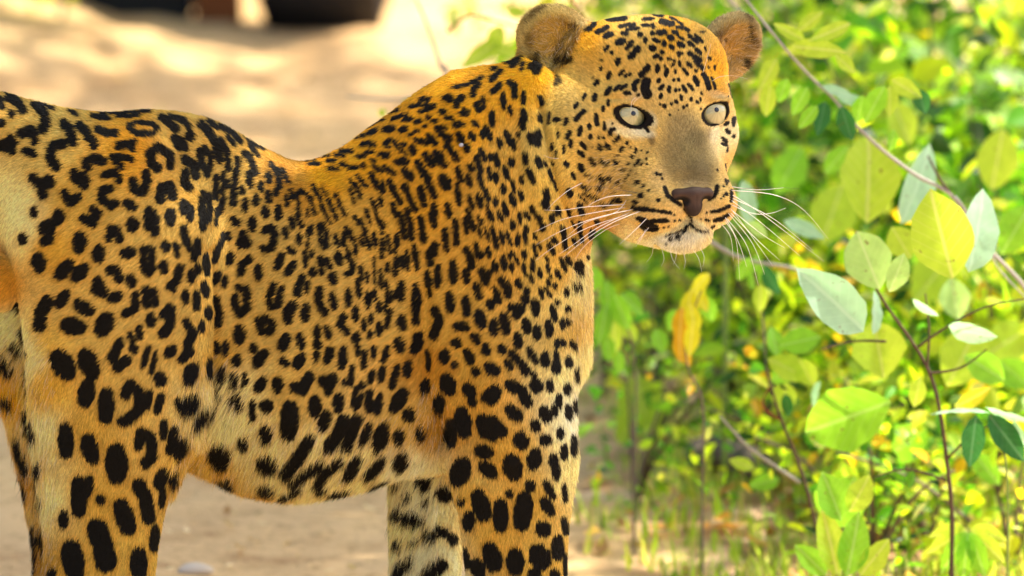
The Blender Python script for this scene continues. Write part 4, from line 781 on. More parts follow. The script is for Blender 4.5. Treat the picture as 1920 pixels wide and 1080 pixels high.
# ---------------------------------------------------------------- leaves
def leaf_material(name, rgb, trans, gloss=.35, veins=True):
    m = bpy.data.materials.new(name); m.use_nodes = True; n = m.node_tree.nodes; l = m.node_tree.links; n.clear()
    out = n.new('ShaderNodeOutputMaterial'); pb = n.new('ShaderNodeBsdfPrincipled'); tr = n.new('ShaderNodeBsdfTranslucent'); mx = n.new('ShaderNodeMixShader')
    pb.inputs['Roughness'].default_value = gloss; pb.inputs['Specular IOR Level'].default_value = .18
    mx.inputs[0].default_value = .5
    if veins:
        sp = n.new('ShaderNodeTexNoise'); sp.inputs['Scale'].default_value = 11; sp.inputs['Detail'].default_value = 5
        oi = n.new('ShaderNodeObjectInfo'); tcs = n.new('ShaderNodeTexCoord'); vm = n.new('ShaderNodeVectorMath'); vm.operation = 'ADD'
        vs = n.new('ShaderNodeVectorMath'); vs.operation = 'SCALE'; vs.inputs['Scale'].default_value = 37; l.new(oi.outputs['Random'], vs.inputs[0])
        l.new(tcs.outputs['Object'], vm.inputs[0]); l.new(vs.outputs[0], vm.inputs[1]); l.new(vm.outputs[0], sp.inputs['Vector'])
        spm = n.new('ShaderNodeMapRange'); spm.inputs[1].default_value = .66; spm.inputs[2].default_value = .72; spm.inputs[3].default_value = 0; spm.inputs[4].default_value = .8; l.new(sp.outputs[0], spm.inputs[0])
        uv = n.new('ShaderNodeTexCoord'); sep = n.new('ShaderNodeSeparateXYZ'); l.new(uv.outputs['Object'], sep.inputs[0])
        ab = n.new('ShaderNodeMath'); ab.operation = 'ABSOLUTE'; l.new(sep.outputs[1], ab.inputs[0])
        mid = n.new('ShaderNodeMapRange'); mid.inputs[1].default_value = .010; mid.inputs[2].default_value = .028; mid.inputs[3].default_value = 1; mid.inputs[4].default_value = 0; l.new(ab.outputs[0], mid.inputs[0])
        # side veins: stripes of (x - 1.1|y|)
        a = n.new('ShaderNodeMath'); a.operation = 'MULTIPLY_ADD'; a.inputs[1].default_value = -1.0; l.new(ab.outputs[0], a.inputs[0]); l.new(sep.outputs[0], a.inputs[2])
        fr = n.new('ShaderNodeMath'); fr.operation = 'PINGPONG'; fr.inputs[1].default_value = .065; l.new(a.outputs[0], fr.inputs[0])
        sv = n.new('ShaderNodeMapRange'); sv.inputs[1].default_value = .004; sv.inputs[2].default_value = .012; sv.inputs[3].default_value = .34; sv.inputs[4].default_value = 0; l.new(fr.outputs[0], sv.inputs[0])
        mxv = n.new('ShaderNodeMath'); mxv.operation = 'MAXIMUM'; l.new(mid.outputs[0], mxv.inputs[0]); l.new(sv.outputs[0], mxv.inputs[1])
        nz = n.new('ShaderNodeTexNoise'); nz.inputs['Scale'].default_value = 5; l.new(uv.outputs['Object'], nz.inputs['Vector'])
        def two(base, pale):
            c0 = n.new('ShaderNodeMix'); c0.data_type = 'RGBA'; l.new(nz.outputs[0], c0.inputs[0]); c0.inputs[6].default_value = (*[q*.75 for q in base], 1); c0.inputs[7].default_value = (*[min(1, q*1.2) for q in base], 1)
            c1 = n.new('ShaderNodeMix'); c1.data_type = 'RGBA'; l.new(mxv.outputs[0], c1.inputs[0]); l.new(c0.outputs[2], c1.inputs[6]); c1.inputs[7].default_value = (*pale, 1)
            c2 = n.new('ShaderNodeMix'); c2.data_type = 'RGBA'; l.new(spm.outputs[0], c2.inputs[0]); l.new(c1.outputs[2], c2.inputs[6]); c2.inputs[7].default_value = (.22,.13,.04,1); return c2.outputs[2]
        pale = [min(1, .75*q+.2*max(rgb)+.03) for q in rgb]
        l.new(two(rgb, pale), pb.inputs['Base Color']); l.new(two(trans, [min(1, q*1.25+.06) for q in trans]), tr.inputs['Color'])
    else:
        at_ = n.new('ShaderNodeAttribute'); at_.attribute_name = 'tint'
        l.new(at_.outputs['Color'], pb.inputs['Base Color'])
        mu = n.new('ShaderNodeMix'); mu.data_type = 'RGBA'; mu.blend_type = 'MULTIPLY'; mu.inputs[0].default_value = 1; l.new(at_.outputs['Color'], mu.inputs[6]); mu.inputs[7].default_value = (*trans, 1)
        l.new(mu.outputs[2], tr.inputs['Color'])
    l.new(pb.outputs[0], mx.inputs[1]); l.new(tr.outputs[0], mx.inputs[2]); l.new(mx.outputs[0], out.inputs[0])
    return m
LM = {}
def leaf_shape(wid, fold, curl, nl=8, blunt=1.0):
    """unit leaf along +x, half-width in y, cupped and curled in z"""
    V = []; F = []; p1 = random.random()*6; p2 = random.random()*6
    for i in range(nl+1):
        t = i/nl; w = wid*(1+.035*math.sin(t*17+p1)+.02*math.sin(t*31+p2))*(math.sin(math.pi*min(1, t**(.85*blunt)*.995+.003))**.75)
        for j in (-2, -1, 0, 1, 2):
            s = j/2
            V.append((t, s*w, abs(s)*w*fold-curl*t*t+.015*math.sin(t*19+j)))
    for i in range(nl):
        for j in range(4):
            a = i*5+j; F.append((a, a+1, a+6, a+5))
    return np.array(V), F
def leaf_obj(u, v, y, ln, wd, ang, key, parent, tilt=0, roll=0, fold=.25, curl=.12, blunt=1.0, stalk=None):
    """one leaf: middle seen at u, v; ang = direction base to tip as seen (0 right, 90 down)"""
    V, F = leaf_shape(wd/ln/2, fold, curl, 9, blunt)
    s = scale_at(y)*ln
    a = R(-ang)
    xax = Vector((math.cos(a), 0, math.sin(a))); xax = (xax+Vector((0, math.sin(R(tilt)), 0))).normalized()
    nrm = Vector((0, -1, .25)); zz = (nrm-nrm.dot(xax)*xax).normalized(); yy = zz.cross(xax)
    Mr = Matrix((xax, yy, zz)).transposed() @ Matrix.Rotation(R(roll), 3, 'X')
    c = place(u, v, y)-(Mr@Vector((.5*s, 0, -.04*s)))
    me = bpy.data.meshes.new('leaf'); me.from_pydata(V.tolist(), [], F); me.update(); me.polygons.foreach_set('use_smooth', [True]*len(me.polygons))
    me.materials.append(LM[key])
    o = bpy.data.objects.new('leaf', me); col.objects.link(o); o.parent = parent
    o.matrix_parent_inverse = Matrix.Translation(-parent.location)
    o.matrix_basis = Matrix.Translation(c) @ (Mr.to_4x4()) @ Matrix.Diagonal((s, s, s, 1))
    return c, Mr@Vector((1, 0, 0))
BARK = {}
def stem_obj(pts, width, parent, key='twig', taper=.5, name='stem', y=None):
    """pts: (u, v, y) list"""
    W = [place(a, b, c) for a, b, c in pts]
    P = spline([tuple(p) for p in W], max(6, 5*len(W)))
    w = np.linspace(1, taper, len(P))*width*scale_at(pts[0][2])/2
    w = w*(1+.10*np.sin(np.arange(len(P))*1.9))
    V, F = tube(P, w, 7)
    return mesh(name, V, F, [BARK[key]], parent)
def scatter_leaves(rs, centres, n, lmin, lmax, wr, palette, name, parent, droop=.25, up=0.0, mat_key='mass'):
    """many leaves round twig points, joined: for foliage too small or too blurred to pick apart"""
    nl = 4; B, F0 = leaf_shape(.5, .22, .10, nl); nb = len(B); F0 = np.array(F0)
    C = np.array(centres)
    idx = rs.integers(0, len(C), n); c = C[idx, :3]+rs.normal(0, 1, (n, 3))*C[idx, 3:4]
    d = rs.normal(0, 1, (n, 3)); d[:, 2] = d[:, 2]*.6-droop+up; d /= np.linalg.norm(d, axis=1, keepdims=True)
    nr = rs.normal(0, .6, (n, 3))+np.array([0, -.25, 1.0]); nr -= (nr*d).sum(1, keepdims=True)*d; nr /= np.linalg.norm(nr, axis=1, keepdims=True)
    b = np.cross(nr, d); ln = rs.uniform(lmin, lmax, n)
    X = B[None, :, 0:1]*ln[:, None, None]; Y = B[None, :, 1:2]*(ln*rs.uniform(wr*.8, wr*1.2, n))[:, None, None]; Z = B[None, :, 2:3]*ln[:, None, None]
    V = c[:, None]+X*d[:, None]+Y*b[:, None]+Z*nr[:, None]
    F = (F0[None]+(np.arange(n)*nb)[:, None, None]).reshape(-1, 4)
    pal = np.array([p[:3] for p in palette]); pw = np.array([p[3] for p in palette]); k = rs.choice(len(pal), n, p=pw/pw.sum())
    colr = pal[k]*rs.uniform(.7, 1.25, (n, 1))
    V = V.reshape(-1, 3); V[:, 2] = np.maximum(V[:, 2], .004)
    o = mesh(name, V, F, [LM[mat_key]], parent, colors=np.repeat(colr, nb, 0))
    o['kind'] = 'stuff'
    return o

# ================================================================ build
build_ground()

LM['lime']  = leaf_material('lime leaf', (.38,.60,.04), (.75,1.0,.06))
LM['pale']  = leaf_material('pale underside leaf', (.44,.68,.22), (.60,1.0,.20))
LM['blue']  = leaf_material('blue green glossy leaf', (.46,.70,.50), (.45,.80,.35), .4)
LM['green'] = leaf_material('green leaf', (.18,.46,.03), (.45,.90,.04))
LM['deep']  = leaf_material('deep green leaf', (.03,.13,.045), (.06,.25,.04))
LM['yellow']= leaf_material('yellow leaf', (.98,.80,.02), (1.0,.92,.04))
LM['orange']= leaf_material('orange leaf', (.90,.42,.01), (1.0,.55,.02))
LM['mass']  = leaf_material('small leaves', None, (1.75,2.1,.5), .4, veins=False)
LM['blade'] = leaf_material('grass blades', None, (1.4,1.5,.6), .6, veins=False)
for k, c in (('twig',(.20,.15,.11)),('grey',(.42,.38,.32)),('dark',(.11,.07,.045)),('green',(.22,.30,.07)),('red',(.30,.09,.04)),('bark',(.16,.12,.09))):
    m, n, l, b = mat(k+' bark', c, .8, .2); BARK[k] = m
    t = n.new('ShaderNodeTexNoise'); t.inputs['Scale'].default_value = 120; r = n.new('ShaderNodeValToRGB'); l.new(t.outputs[0], r.inputs[0])
    r.color_ramp.elements[0].color = (*[q*.55 for q in c], 1); r.color_ramp.elements[1].color = (*[min(1, q*1.35) for q in c], 1); l.new(r.outputs[0], b.inputs['Base Color'])
rs = np.random.default_rng(5)

# ---------------------------------------------------------------- the tree whose crown shades the leopard
TC = Vector((-1.84, 1.25, 0))+SDIR*6.0
tree = empty('shade_tree', (TC.x+.9, TC.y+.3, 0), 'spreading shade tree to the right of the leopard, shading it', 'tree')
b0 = tree.location.copy()
P = spline([(b0.x, b0.y, -.1), (b0.x-.1, b0.y, 1.2), (b0.x-.35, b0.y-.1, 2.4), (TC.x, TC.y, TC.z)], 16)
V, F = tube(P, np.linspace(.24, .05, 16), 12); mesh('trunk', V, F, [BARK['bark']], tree)
cs = []
open_ = lambda p: (p[0]-TC.x-1.84 > -.06) and (p[1]-TC.y+1.25 > .65)  # gap cut into the unseen crown so sun reaches the bushes
for i in range(16):
    a = i*2.4; r = .7+1.0*rs.random(); e = Vector((TC.x+r*math.cos(a), TC.y+r*math.sin(a)*1.6, TC.z-.1+.8*rs.random())); s0 = P[8+i % 6]
    Q_ = spline([tuple(s0), tuple((Vector(s0)+e)/2+Vector((0, 0, .25))), tuple(e)], 8)
    V, F = tube(Q_, np.linspace(.06, .015, 8), 6); mesh('limb', V, F, [BARK['bark']], tree)
    for k in range(9): cs.append((*(Vector(Q_[3+k % 5])+Vector(rs.normal(0, .38, 3))), .30))
for k in range(260):
    a = rs.random()*6.28; r = math.sqrt(rs.random()); k_ = (abs(math.cos(a))**8+abs(math.sin(a))**8)**(-1/8); cs.append((TC.x+r*k_*1.9*math.cos(a), TC.y+r*k_*3.25*math.sin(a), TC.z+rs.normal(0, .25), .24))
cs = [p for p in cs if not open_(p)]
scatter_leaves(rs, cs, 34000, .07, .13, .55, [(.06,.14,.03,1),(.10,.20,.04,1)], 'crown', tree)

# ---------------------------------------------------------------- vehicle seen end on, only its tyre and underside in view
def box(x0, x1, y0, y1, z0, z1, bev=.0):
    bm = bmesh.new(); bmesh.ops.create_cube(bm, size=1)
    for v in bm.verts: v.co = Vector((x0+(v.co.x+.5)*(x1-x0), y0+(v.co.y+.5)*(y1-y0), z0+(v.co.z+.5)*(z1-z0)))
    if bev: bmesh.ops.bevel(bm, geom=bm.edges[:], offset=bev, segments=3, affect='EDGES', profile=.6)
    return bm
def bm_obj(name, bm, m, parent):
    me = bpy.data.meshes.new(name); bm.to_mesh(me); bm.free(); me.materials.append(m); return link(name, me, parent)
rub, n, l, b = mat('tyre rubber', (.022,.021,.024), .85, .15); mud, *_ = mat('mud flap', (.16,.055,.02), .9, .1); paint, *_ = mat('olive paint', (.12,.13,.08), .5, .4); under, *_ = mat('dark underside', (.02,.018,.017), .8, .2)
glas, *_ = mat('glass', (.05,.06,.06), .08, .6); lampm, *_ = mat('lamp glass', (.7,.7,.65), .15, .6); steel, *_ = mat('steel rim', (.35,.34,.32), .4, .5)
VX0, VX1, VY = -1.98, -.205, 4.84
car = empty('parked_vehicle', ((VX0+VX1)/2, VY+1.8, 0), 'dark vehicle parked beyond the sand bank, only a tyre and its underside showing', 'vehicle')
def wheel(x0, x1, y):
    R_ = .36; ns = 56; V = []; F = []
    prof = [(x0+.02, R_*.60), (x0, R_*.80), (x0+.02, R_*.97), (x0+.05, R_), ((x0+x1)/2, R_*1.01), (x1-.05, R_), (x1-.02, R_*.97), (x1, R_*.80), (x1-.02, R_*.60)]
    for i in range(ns):
        a = 2*math.pi*i/ns
        for k, (px, pr) in enumerate(prof):
            rr = pr-(.010 if (i % 2 and 2 <= k <= 6) else 0)
            V.append((px, y+rr*math.cos(a), R_+.005+rr*math.sin(a)))
    m_ = len(prof)
    for i in range(ns):
        for k in range(m_-1):
            j = (i+1) % ns; F.append((i*m_+k, i*m_+k+1, j*m_+k+1, j*m_+k))
    w_ = mesh('wheel', V, F, [rub], car, smooth=False)
    V = []; F = []
    for i in range(32):
        a = 2*math.pi*i/32
        for px, pr in ((x0+.03, R_*.62), (x0+.06, R_*.2), (x1-.06, R_*.2), (x1-.03, R_*.62)): V.append((px, y+pr*math.cos(a), R_+.005+pr*math.sin(a)))
    for i in range(32):
        for k in range(3): j = (i+1) % 32; F.append((i*4+k, i*4+k+1, j*4+k+1, j*4+k))
    rim = mesh('rim', V, F, [steel], None); rim.parent = w_; rim.matrix_parent_inverse = Matrix.Identity(4)
    rim.location = (0, 0, 0)
for y in (VY+.36, VY+2.9):
    wheel(VX1-.235, VX1, y); wheel(VX0, VX0+.235, y)
bm_obj('axle', box(VX0+.2, VX1-.2, VY+.28, VY+.44, .28, .44, .03), under, car)
bm_obj('underside', box(VX0+.26, VX1-.26, VY+.4, VY+3.3, .40, .52, .02), under, car)
bm_obj('mud_flap_and_shade', box(VX1-.33, VX1-.25, VY+.10, VY+.12, .012, .50), mud, car)
bm_obj('mud_flap_and_shade', box(VX1-.62, VX1-.335, VY+.14, VY+.16, .012, .50), under, car)  # dark sheet standing in for the shade under the vehicle
bm_obj('body', box(VX0, VX1, VY+.34, VY+3.5, .60, 1.12, .06), paint, car)
bm_obj('cabin', box(VX0+.12, VX1-.12, VY+1.2, VY+3.3, 1.12, 1.70, .08), paint, car)
bm_obj('windscreen', box(VX0+.2, VX1-.2, VY+1.17, VY+1.199, 1.2, 1.6, .01), glas, car)
bm_obj('bumper', box(VX0+.05, VX1-.05, VY+.24, VY+.33, .50, .62, .02), steel, car)
for x in (VX0+.25, VX1-.25):
    bm = bmesh.new(); bmesh.ops.create_uvsphere(bm, u_segments=16, v_segments=8, radius=.09)
    for v in bm.verts: v.co = Vector((v.co.x+x, v.co.y*.4+VY+.33, v.co.z+.85))
    bm_obj('headlight', bm, lampm, car)

# bleached curved branch in front of the vehicle
br = empty('bleached_branch', place(345, 18, 4.98), 'pale bleached branch curving up from the top of the sand bank', 'branch')
V, F = tube(spline([tuple(place(a, b_, 5.02)) for a, b_ in ((318,26),(345,20),(362,6),(372,-16),(374,-50))], 14), np.linspace(.008, .006, 14)*1.3, 8)
pb_, *_ = mat('bleached wood', (.62,.58,.48), .7, .2); mesh('stem', V, F, [pb_], br)
V, F = tube(spline([tuple(place(a, b_, 5.03)) for a, b_ in ((340,22),(352,4),(352,-30))], 8), np.linspace(.005, .003, 8), 6); mesh('twig', V, F, [pb_], br)

# ---------------------------------------------------------------- shrubs one by one
def root_at(u, y): p = place(u, 900, y); return (p.x, y, 0)
def down(u, v, y, du=0):
    """continue a stem from its lowest drawn point to the ground"""
    p = place(u, v, y); z0 = Vector((p.x+du*scale_at(y), y, 0))
    k = (p.z)/1.0
    return (p, z0)
def stem_to_ground(pts, width, parent, key='dark', du=0):
    W = [place(a, b_, c) for a, b_, c in pts]; p, z0 = down(*pts[-1], du=du)
    W += [p.lerp(z0, .5), Vector((z0.x, z0.y, -.02))]
    P_ = spline([tuple(p_) for p_ in W], 5*len(W)); w = np.linspace(.55, 1.1, len(P_))*width*scale_at(pts[0][2])/2
    V_, F_ = tube(P_, w*(1+.1*np.sin(np.arange(len(P_))*1.7)), 7); return mesh('stem', V_, F_, [BARK[key]], parent)

big = empty('large_leaved_shrub', root_at(1785, .45), 'shrub with big rounded pale green leaves on dark stems, right of the leopard', 'shrub')
stem_to_ground([(1620,500,.45),(1660,570,.45),(1715,648,.45),(1745,705,.45),(1762,770,.45),(1776,870,.45),(1785,965,.45)], 9, big)
for p_ in ([(1722,650,.45),(1780,610,.44),(1850,575,.42),(1925,560,.40)],[(1738,690,.45),(1742,620,.45),(1735,550,.46)],[(1776,860,.45),(1830,810,.43),(1885,790,.42)],[(1660,640,.46),(1600,640,.5),(1540,655,.5)],
           [(1740,700,.45),(1800,690,.45),(1850,655,.45)],[(1775,900,.45),(1700,880,.45),(1640,895,.45)]):
    stem_obj(p_, 5.5, big, 'dark')
for a in [(1628,335,175,118,-86,'lime',.75,25,10),(1722,345,170,72,-62,'blue',.68,10,35),(1766,442,175,122,-105,'lime',.30,-10,-8),(1834,432,165,84,-74,'blue',.38,15,25),(1628,488,120,92,-112,'pale',.40,10,0),
          (1682,512,78,46,-66,'pale',.36,0,20),(1560,563,180,92,-133,'blue',.30,-12,10),(1648,655,112,104,-100,'lime',.62,20,0),(1590,782,178,124,158,'green',.55,10,-12),(1806,668,130,100,-60,'lime',.8,0,15),
          (1822,624,95,46,16,'blue',.42,-20,40),(1846,690,90,60,30,'green',.62,0,0),(1640,585,90,34,-80,'blue',.5,25,55),(1735,578,60,22,40,'blue',.4,0,55),(1578,940,120,104,118,'green',.60,15,10),
          (1826,745,72,32,-28,'yellow',.52,0,20),(1720,735,60,34,100,'lime',.5,0,0),(1568,300,70,40,-50,'green',.9,10,0),(1690,455,70,60,-120,'lime',.6,10,0),(1850,880,80,44,50,'green',.7,0,0),
          (1500,640,80,52,170,'green',.7,0,10),(1470,700,64,44,150,'green',.75,10,10),(1512,698,60,44,60,'lime',.72,0,0),(1530,740,56,22,110,'blue',.7,0,50),(1900,700,80,60,40,'green',.9,0,0),(1560,400,120,90,-70,'lime',1.2,15,0),(1480,320,100,70,-60,'green',1.3,0,10),(1750,520,120,90,-50,'lime',1.1,10,0),(1640,700,110,80,20,'lime',1.15,0,0),(1890,640,110,80,-30,'lime',1.0,0,0),(1870,300,120,80,-80,'lime',1.1,0,0),(1690,230,90,60,-110,'lime',1.2,0,0),(1700,830,100,76,140,'green',.9,0,0),(1790,560,80,60,-100,'pale',.8,0,0),(1905,430,110,70,-60,'green',.8,0,0),(1600,880,90,60,100,'lime',.9,0,0)]:
    u_, v_, ln, wd, an, key, y, ti, ro = a
    leaf_obj(u_, v_, y, ln, wd, an, key, big, ti+rs.normal(0, 6), ro+rs.normal(0, 6), fold=rs.uniform(.12, .38), curl=rs.uniform(.02, .22), blunt=1.25 if wd/ln > .55 else 1.0)

pair = empty('dark_leaved_sapling', root_at(1890, .38), 'sapling with a pair of dark blue green hanging leaves at the right edge', 'sapling')
stem_to_ground([(1858,775,.38),(1872,800,.38),(1885,860,.38),(1890,960,.38)], 5, pair, 'green')
for a in ((1824,828,104,46,96,'deep',0,0),(1888,822,118,50,52,'deep',0,0),(1800,772,110,18,186,'blue',0,60),(1900,780,110,22,22,'blue',0,55),(1912,815,60,26,70,'blue',0,40)):
    leaf_obj(a[0], a[1], .38, a[2], a[3], a[4], a[5], pair, a[6], a[7], .3, .15)
palm = empty('hand_leaved_seedling', root_at(1818, .5), 'low seedling with a hand shaped cluster of bright green leaflets, at the bottom right', 'seedling')
stem_to_ground([(1816,990,.5),(1817,1010,.5)], 5, palm, 'green')
for an, ln in ((150,86),(122,92),(96,96),(70,92),(42,88),(170,70),(15,70)):
    leaf_obj(1816+math.cos(R(an))*ln*.55, 992+math.sin(R(an))*ln*.55, .5-.04*abs(math.sin(R(an))), ln, 38, an, 'green' if ln > 90 else 'lime', palm, -15, 0, .3, .25)
tall = empty('upright_seedling', root_at(1580, .42), 'seedling with upright bright green blades at the bottom edge', 'seedling')
stem_to_ground([(1580,1060,.42),(1580,1075,.42)], 5, tall, 'green')
for a in ((1556,1015,130,58,-102,'lime'),(1600,1020,125,62,-78,'green'),(1640,1045,90,50,-50,'lime'),(1520,1050,84,46,-135,'green'),(1560,930,100,64,-110,'green'),(1612,925,80,52,-60,'lime')):
    leaf_obj(a[0], a[1], .42, a[2], a[3], a[4], a[5], tall, 5, 10, .3, .12)

arch = empty('arching_twig_shrub', root_at(2010, .62), 'thin shrub whose long grey twig arches across behind the muzzle to the top edge', 'shrub')
stem_to_ground([(1384,-20,.62),(1440,52,.62),(1490,112,.62),(1530,154,.62),(1562,184,.62),(1610,240,.62),(1660,286,.62),(1720,330,.62),(1785,368,.62),(1850,462,.62),(1925,545,.62),(1990,680,.62)], 8.5, arch, 'grey')
stem_obj([(1788,372,.62),(1762,335,.62),(1740,292,.62)], 7, arch, 'dark')
stem_obj([(1790,368,.62),(1845,440,.61),(1870,500,.6),(1925,560,.6)], 5, arch, 'grey')
for a in ((1500,190,62,32,120,'green'),(1540,222,66,34,104,'deep'),(1588,232,72,36,74,'deep'),(1515,220,56,28,130,'green'),(1572,172,66,20,18,'blue'),(1600,188,70,22,14,'blue'),(1640,196,84,42,118,'green'),(1612,205,60,34,100,'green'),
          (1668,190,60,36,86,'lime'),(1728,190,50,34,70,'deep'),(1700,166,66,34,30,'lime'),(1556,60,90,30,160,'lime'),(1535,92,100,38,4,'lime'),(1480,60,70,26,-150,'lime'),(1498,92,80,28,166,'lime'),(1440,140,70,34,120,'lime'),
          (1672,264,44,22,100,'green'),(1468,170,50,28,110,'green'),(1520,40,60,28,-40,'lime'),(1585,120,52,30,40,'lime'),(1440,190,60,34,100,'lime')):
    leaf_obj(*a[:2], .62+rs.normal(0, .03), *a[2:], arch, rs.normal(0, 12), rs.normal(0, 14), .25, .12)

low = empty('leggy_shrub', root_at(1545, .66), 'leggy shrub with dark bare stems and few rounded leaves, below the muzzle', 'shrub')
stem_to_ground([(1436,690,.66),(1448,735,.66),(1466,790,.66),(1490,850,.66),(1512,915,.66),(1530,990,.66),(1542,1060,.66)], 9, low, 'dark')
stem_obj([(1500,905,.66),(1450,872,.66),(1400,835,.66),(1350,780,.66)], 8, low, 'grey')
stem_obj([(1468,790,.66),(1430,760,.66),(1446,720,.66)], 5, low, 'red')
for a in ((1415,510,70,30,100,'green'),(1445,525,66,30,62,'deep'),(1395,505,60,26,120,'green'),(1475,690,80,56,-150,'lime'),(1470,745,60,50,100,'lime'),(1452,640,60,40,-100,'green'),(1425,560,56,30,90,'lime'),(1476,760,50,24,80,'deep'),
          (1400,384,96,40,78,'blue'),(1508,430,84,32,20,'blue'),(1420,430,50,26,40,'pale'),(1432,905,60,34,170,'green'),(1390,870,50,26,200,'lime')):
    leaf_obj(*a[:2], .75+rs.normal(0, .05), *a[2:], low, rs.normal(0, 12), rs.normal(0, 14), .25, .12)
stem_obj([(1330,452,.8),(1375,478,.8),(1420,492,.8),(1500,508,.8),(1560,560,.8)], 9, low, 'grey')
stem_obj([(1415,510,.8),(1430,600,.8),(1436,690,.7)], 6, low, 'dark')

yel = empty('yellow_leaved_seedling', root_at(1330, 0.75), 'thin seedling hung with bright yellow and orange leaflets below the chin', 'seedling')
stem_to_ground([(1325,520,0.75),(1305,570,0.75),(1285,620,0.75),(1290,690,0.75),(1318,760,0.75)], 5, yel, 'twig')
for a in ((1308,548,64,30,112,'yellow'),(1290,575,70,34,100,'yellow'),(1300,600,66,32,80,'yellow'),(1276,612,74,32,96,'orange'),(1274,650,66,28,84,'orange'),(1296,636,70,32,94,'yellow'),(1314,530,50,26,130,'yellow'),(1286,668,46,22,70,'orange'),(1316,566,44,26,60,'yellow'),(1405,658,26,22,20,'orange'),(1412,664,20,18,140,'yellow')):
    leaf_obj(*a[:2], 0.75+rs.normal(0, .02), *a[2:], yel, rs.normal(0, 8), rs.normal(0, 10), .25, .1)
nk = empty('drooping_leaved_sapling', root_at(1150, .95), 'sapling with drooping bright green leaflets just right of the chest', 'sapling')
stem_to_ground([(1110,505,.95),(1140,545,.95),(1170,600,.95),(1190,680,.95)], 5, nk, 'twig')
for a in ((1112,524,52,40,100,'green'),(1140,560,70,34,84,'green'),(1165,585,80,40,70,'green'),(1130,610,80,36,100,'green'),(1152,630,70,34,84,'lime'),(1185,570,60,34,40,'green'),(1140,655,60,30,80,'green'),(1180,620,54,30,60,'lime'),(1160,680,50,24,92,'green'),
          (1205,760,120,96,80,'lime'),(1180,800,80,60,120,'lime'),(1236,640,50,34,70,'green'),(1262,600,44,30,110,'green'),(1330,580,50,36,80,'green')):
    leaf_obj(*a[:2], .95+(.5 if a[1] > 700 else 0)+rs.normal(0, .03), *a[2:], nk, rs.normal(0, 12), rs.normal(0, 14), .25, .12)
bt = empty('wiry_stemmed_seedling', root_at(838, 1.3), 'thin wiry stem with one bright green leaf behind the leopard\'s shoulders', 'seedling')
stem_to_ground([(770,-20,1.3),(792,25,1.3),(812,80,1.3),(828,128,1.3),(838,160,1.3)], 9, bt, 'grey')
stem_obj([(838,150,1.3),(780,182,1.3),(700,186,1.3),(650,180,1.3)], 6, bt, 'grey')
stem_obj([(838,60,1.3),(880,30,1.3),(930,40,1.3),(985,55,1.3)], 6, bt, 'red')
for a in ((902,100,92,34,142,'lime'),(930,72,60,34,118,'lime'),(950,95,50,26,20,'lime'),(716,212,18,16,80,'lime'),(764,190,16,12,60,'lime'),(1024,18,44,36,80,'yellow'),(968,22,40,24,20,'lime')):
    leaf_obj(*a[:2], 1.3, *a[2:], bt, rs.normal(0, 12), rs.normal(0, 14), .25, .12)
vine = empty('bent_green_twig', root_at(1345, 1.2), 'bent green twig passing just behind the crown of the head', 'twig')
stem_to_ground([(1236,-20,1.2),(1258,18,1.2),(1290,36,1.2),(1330,46,1.2),(1352,60,1.2),(1362,120,1.2)], 10, vine, 'green')
stem_obj([(1352,-20,1.2),(1385,20,1.2),(1402,30,1.2)], 9, vine, 'grey')
stem_obj([(1060,-20,1.2),(1075,8,1.2),(1100,40,1.2)], 8, vine, 'red')

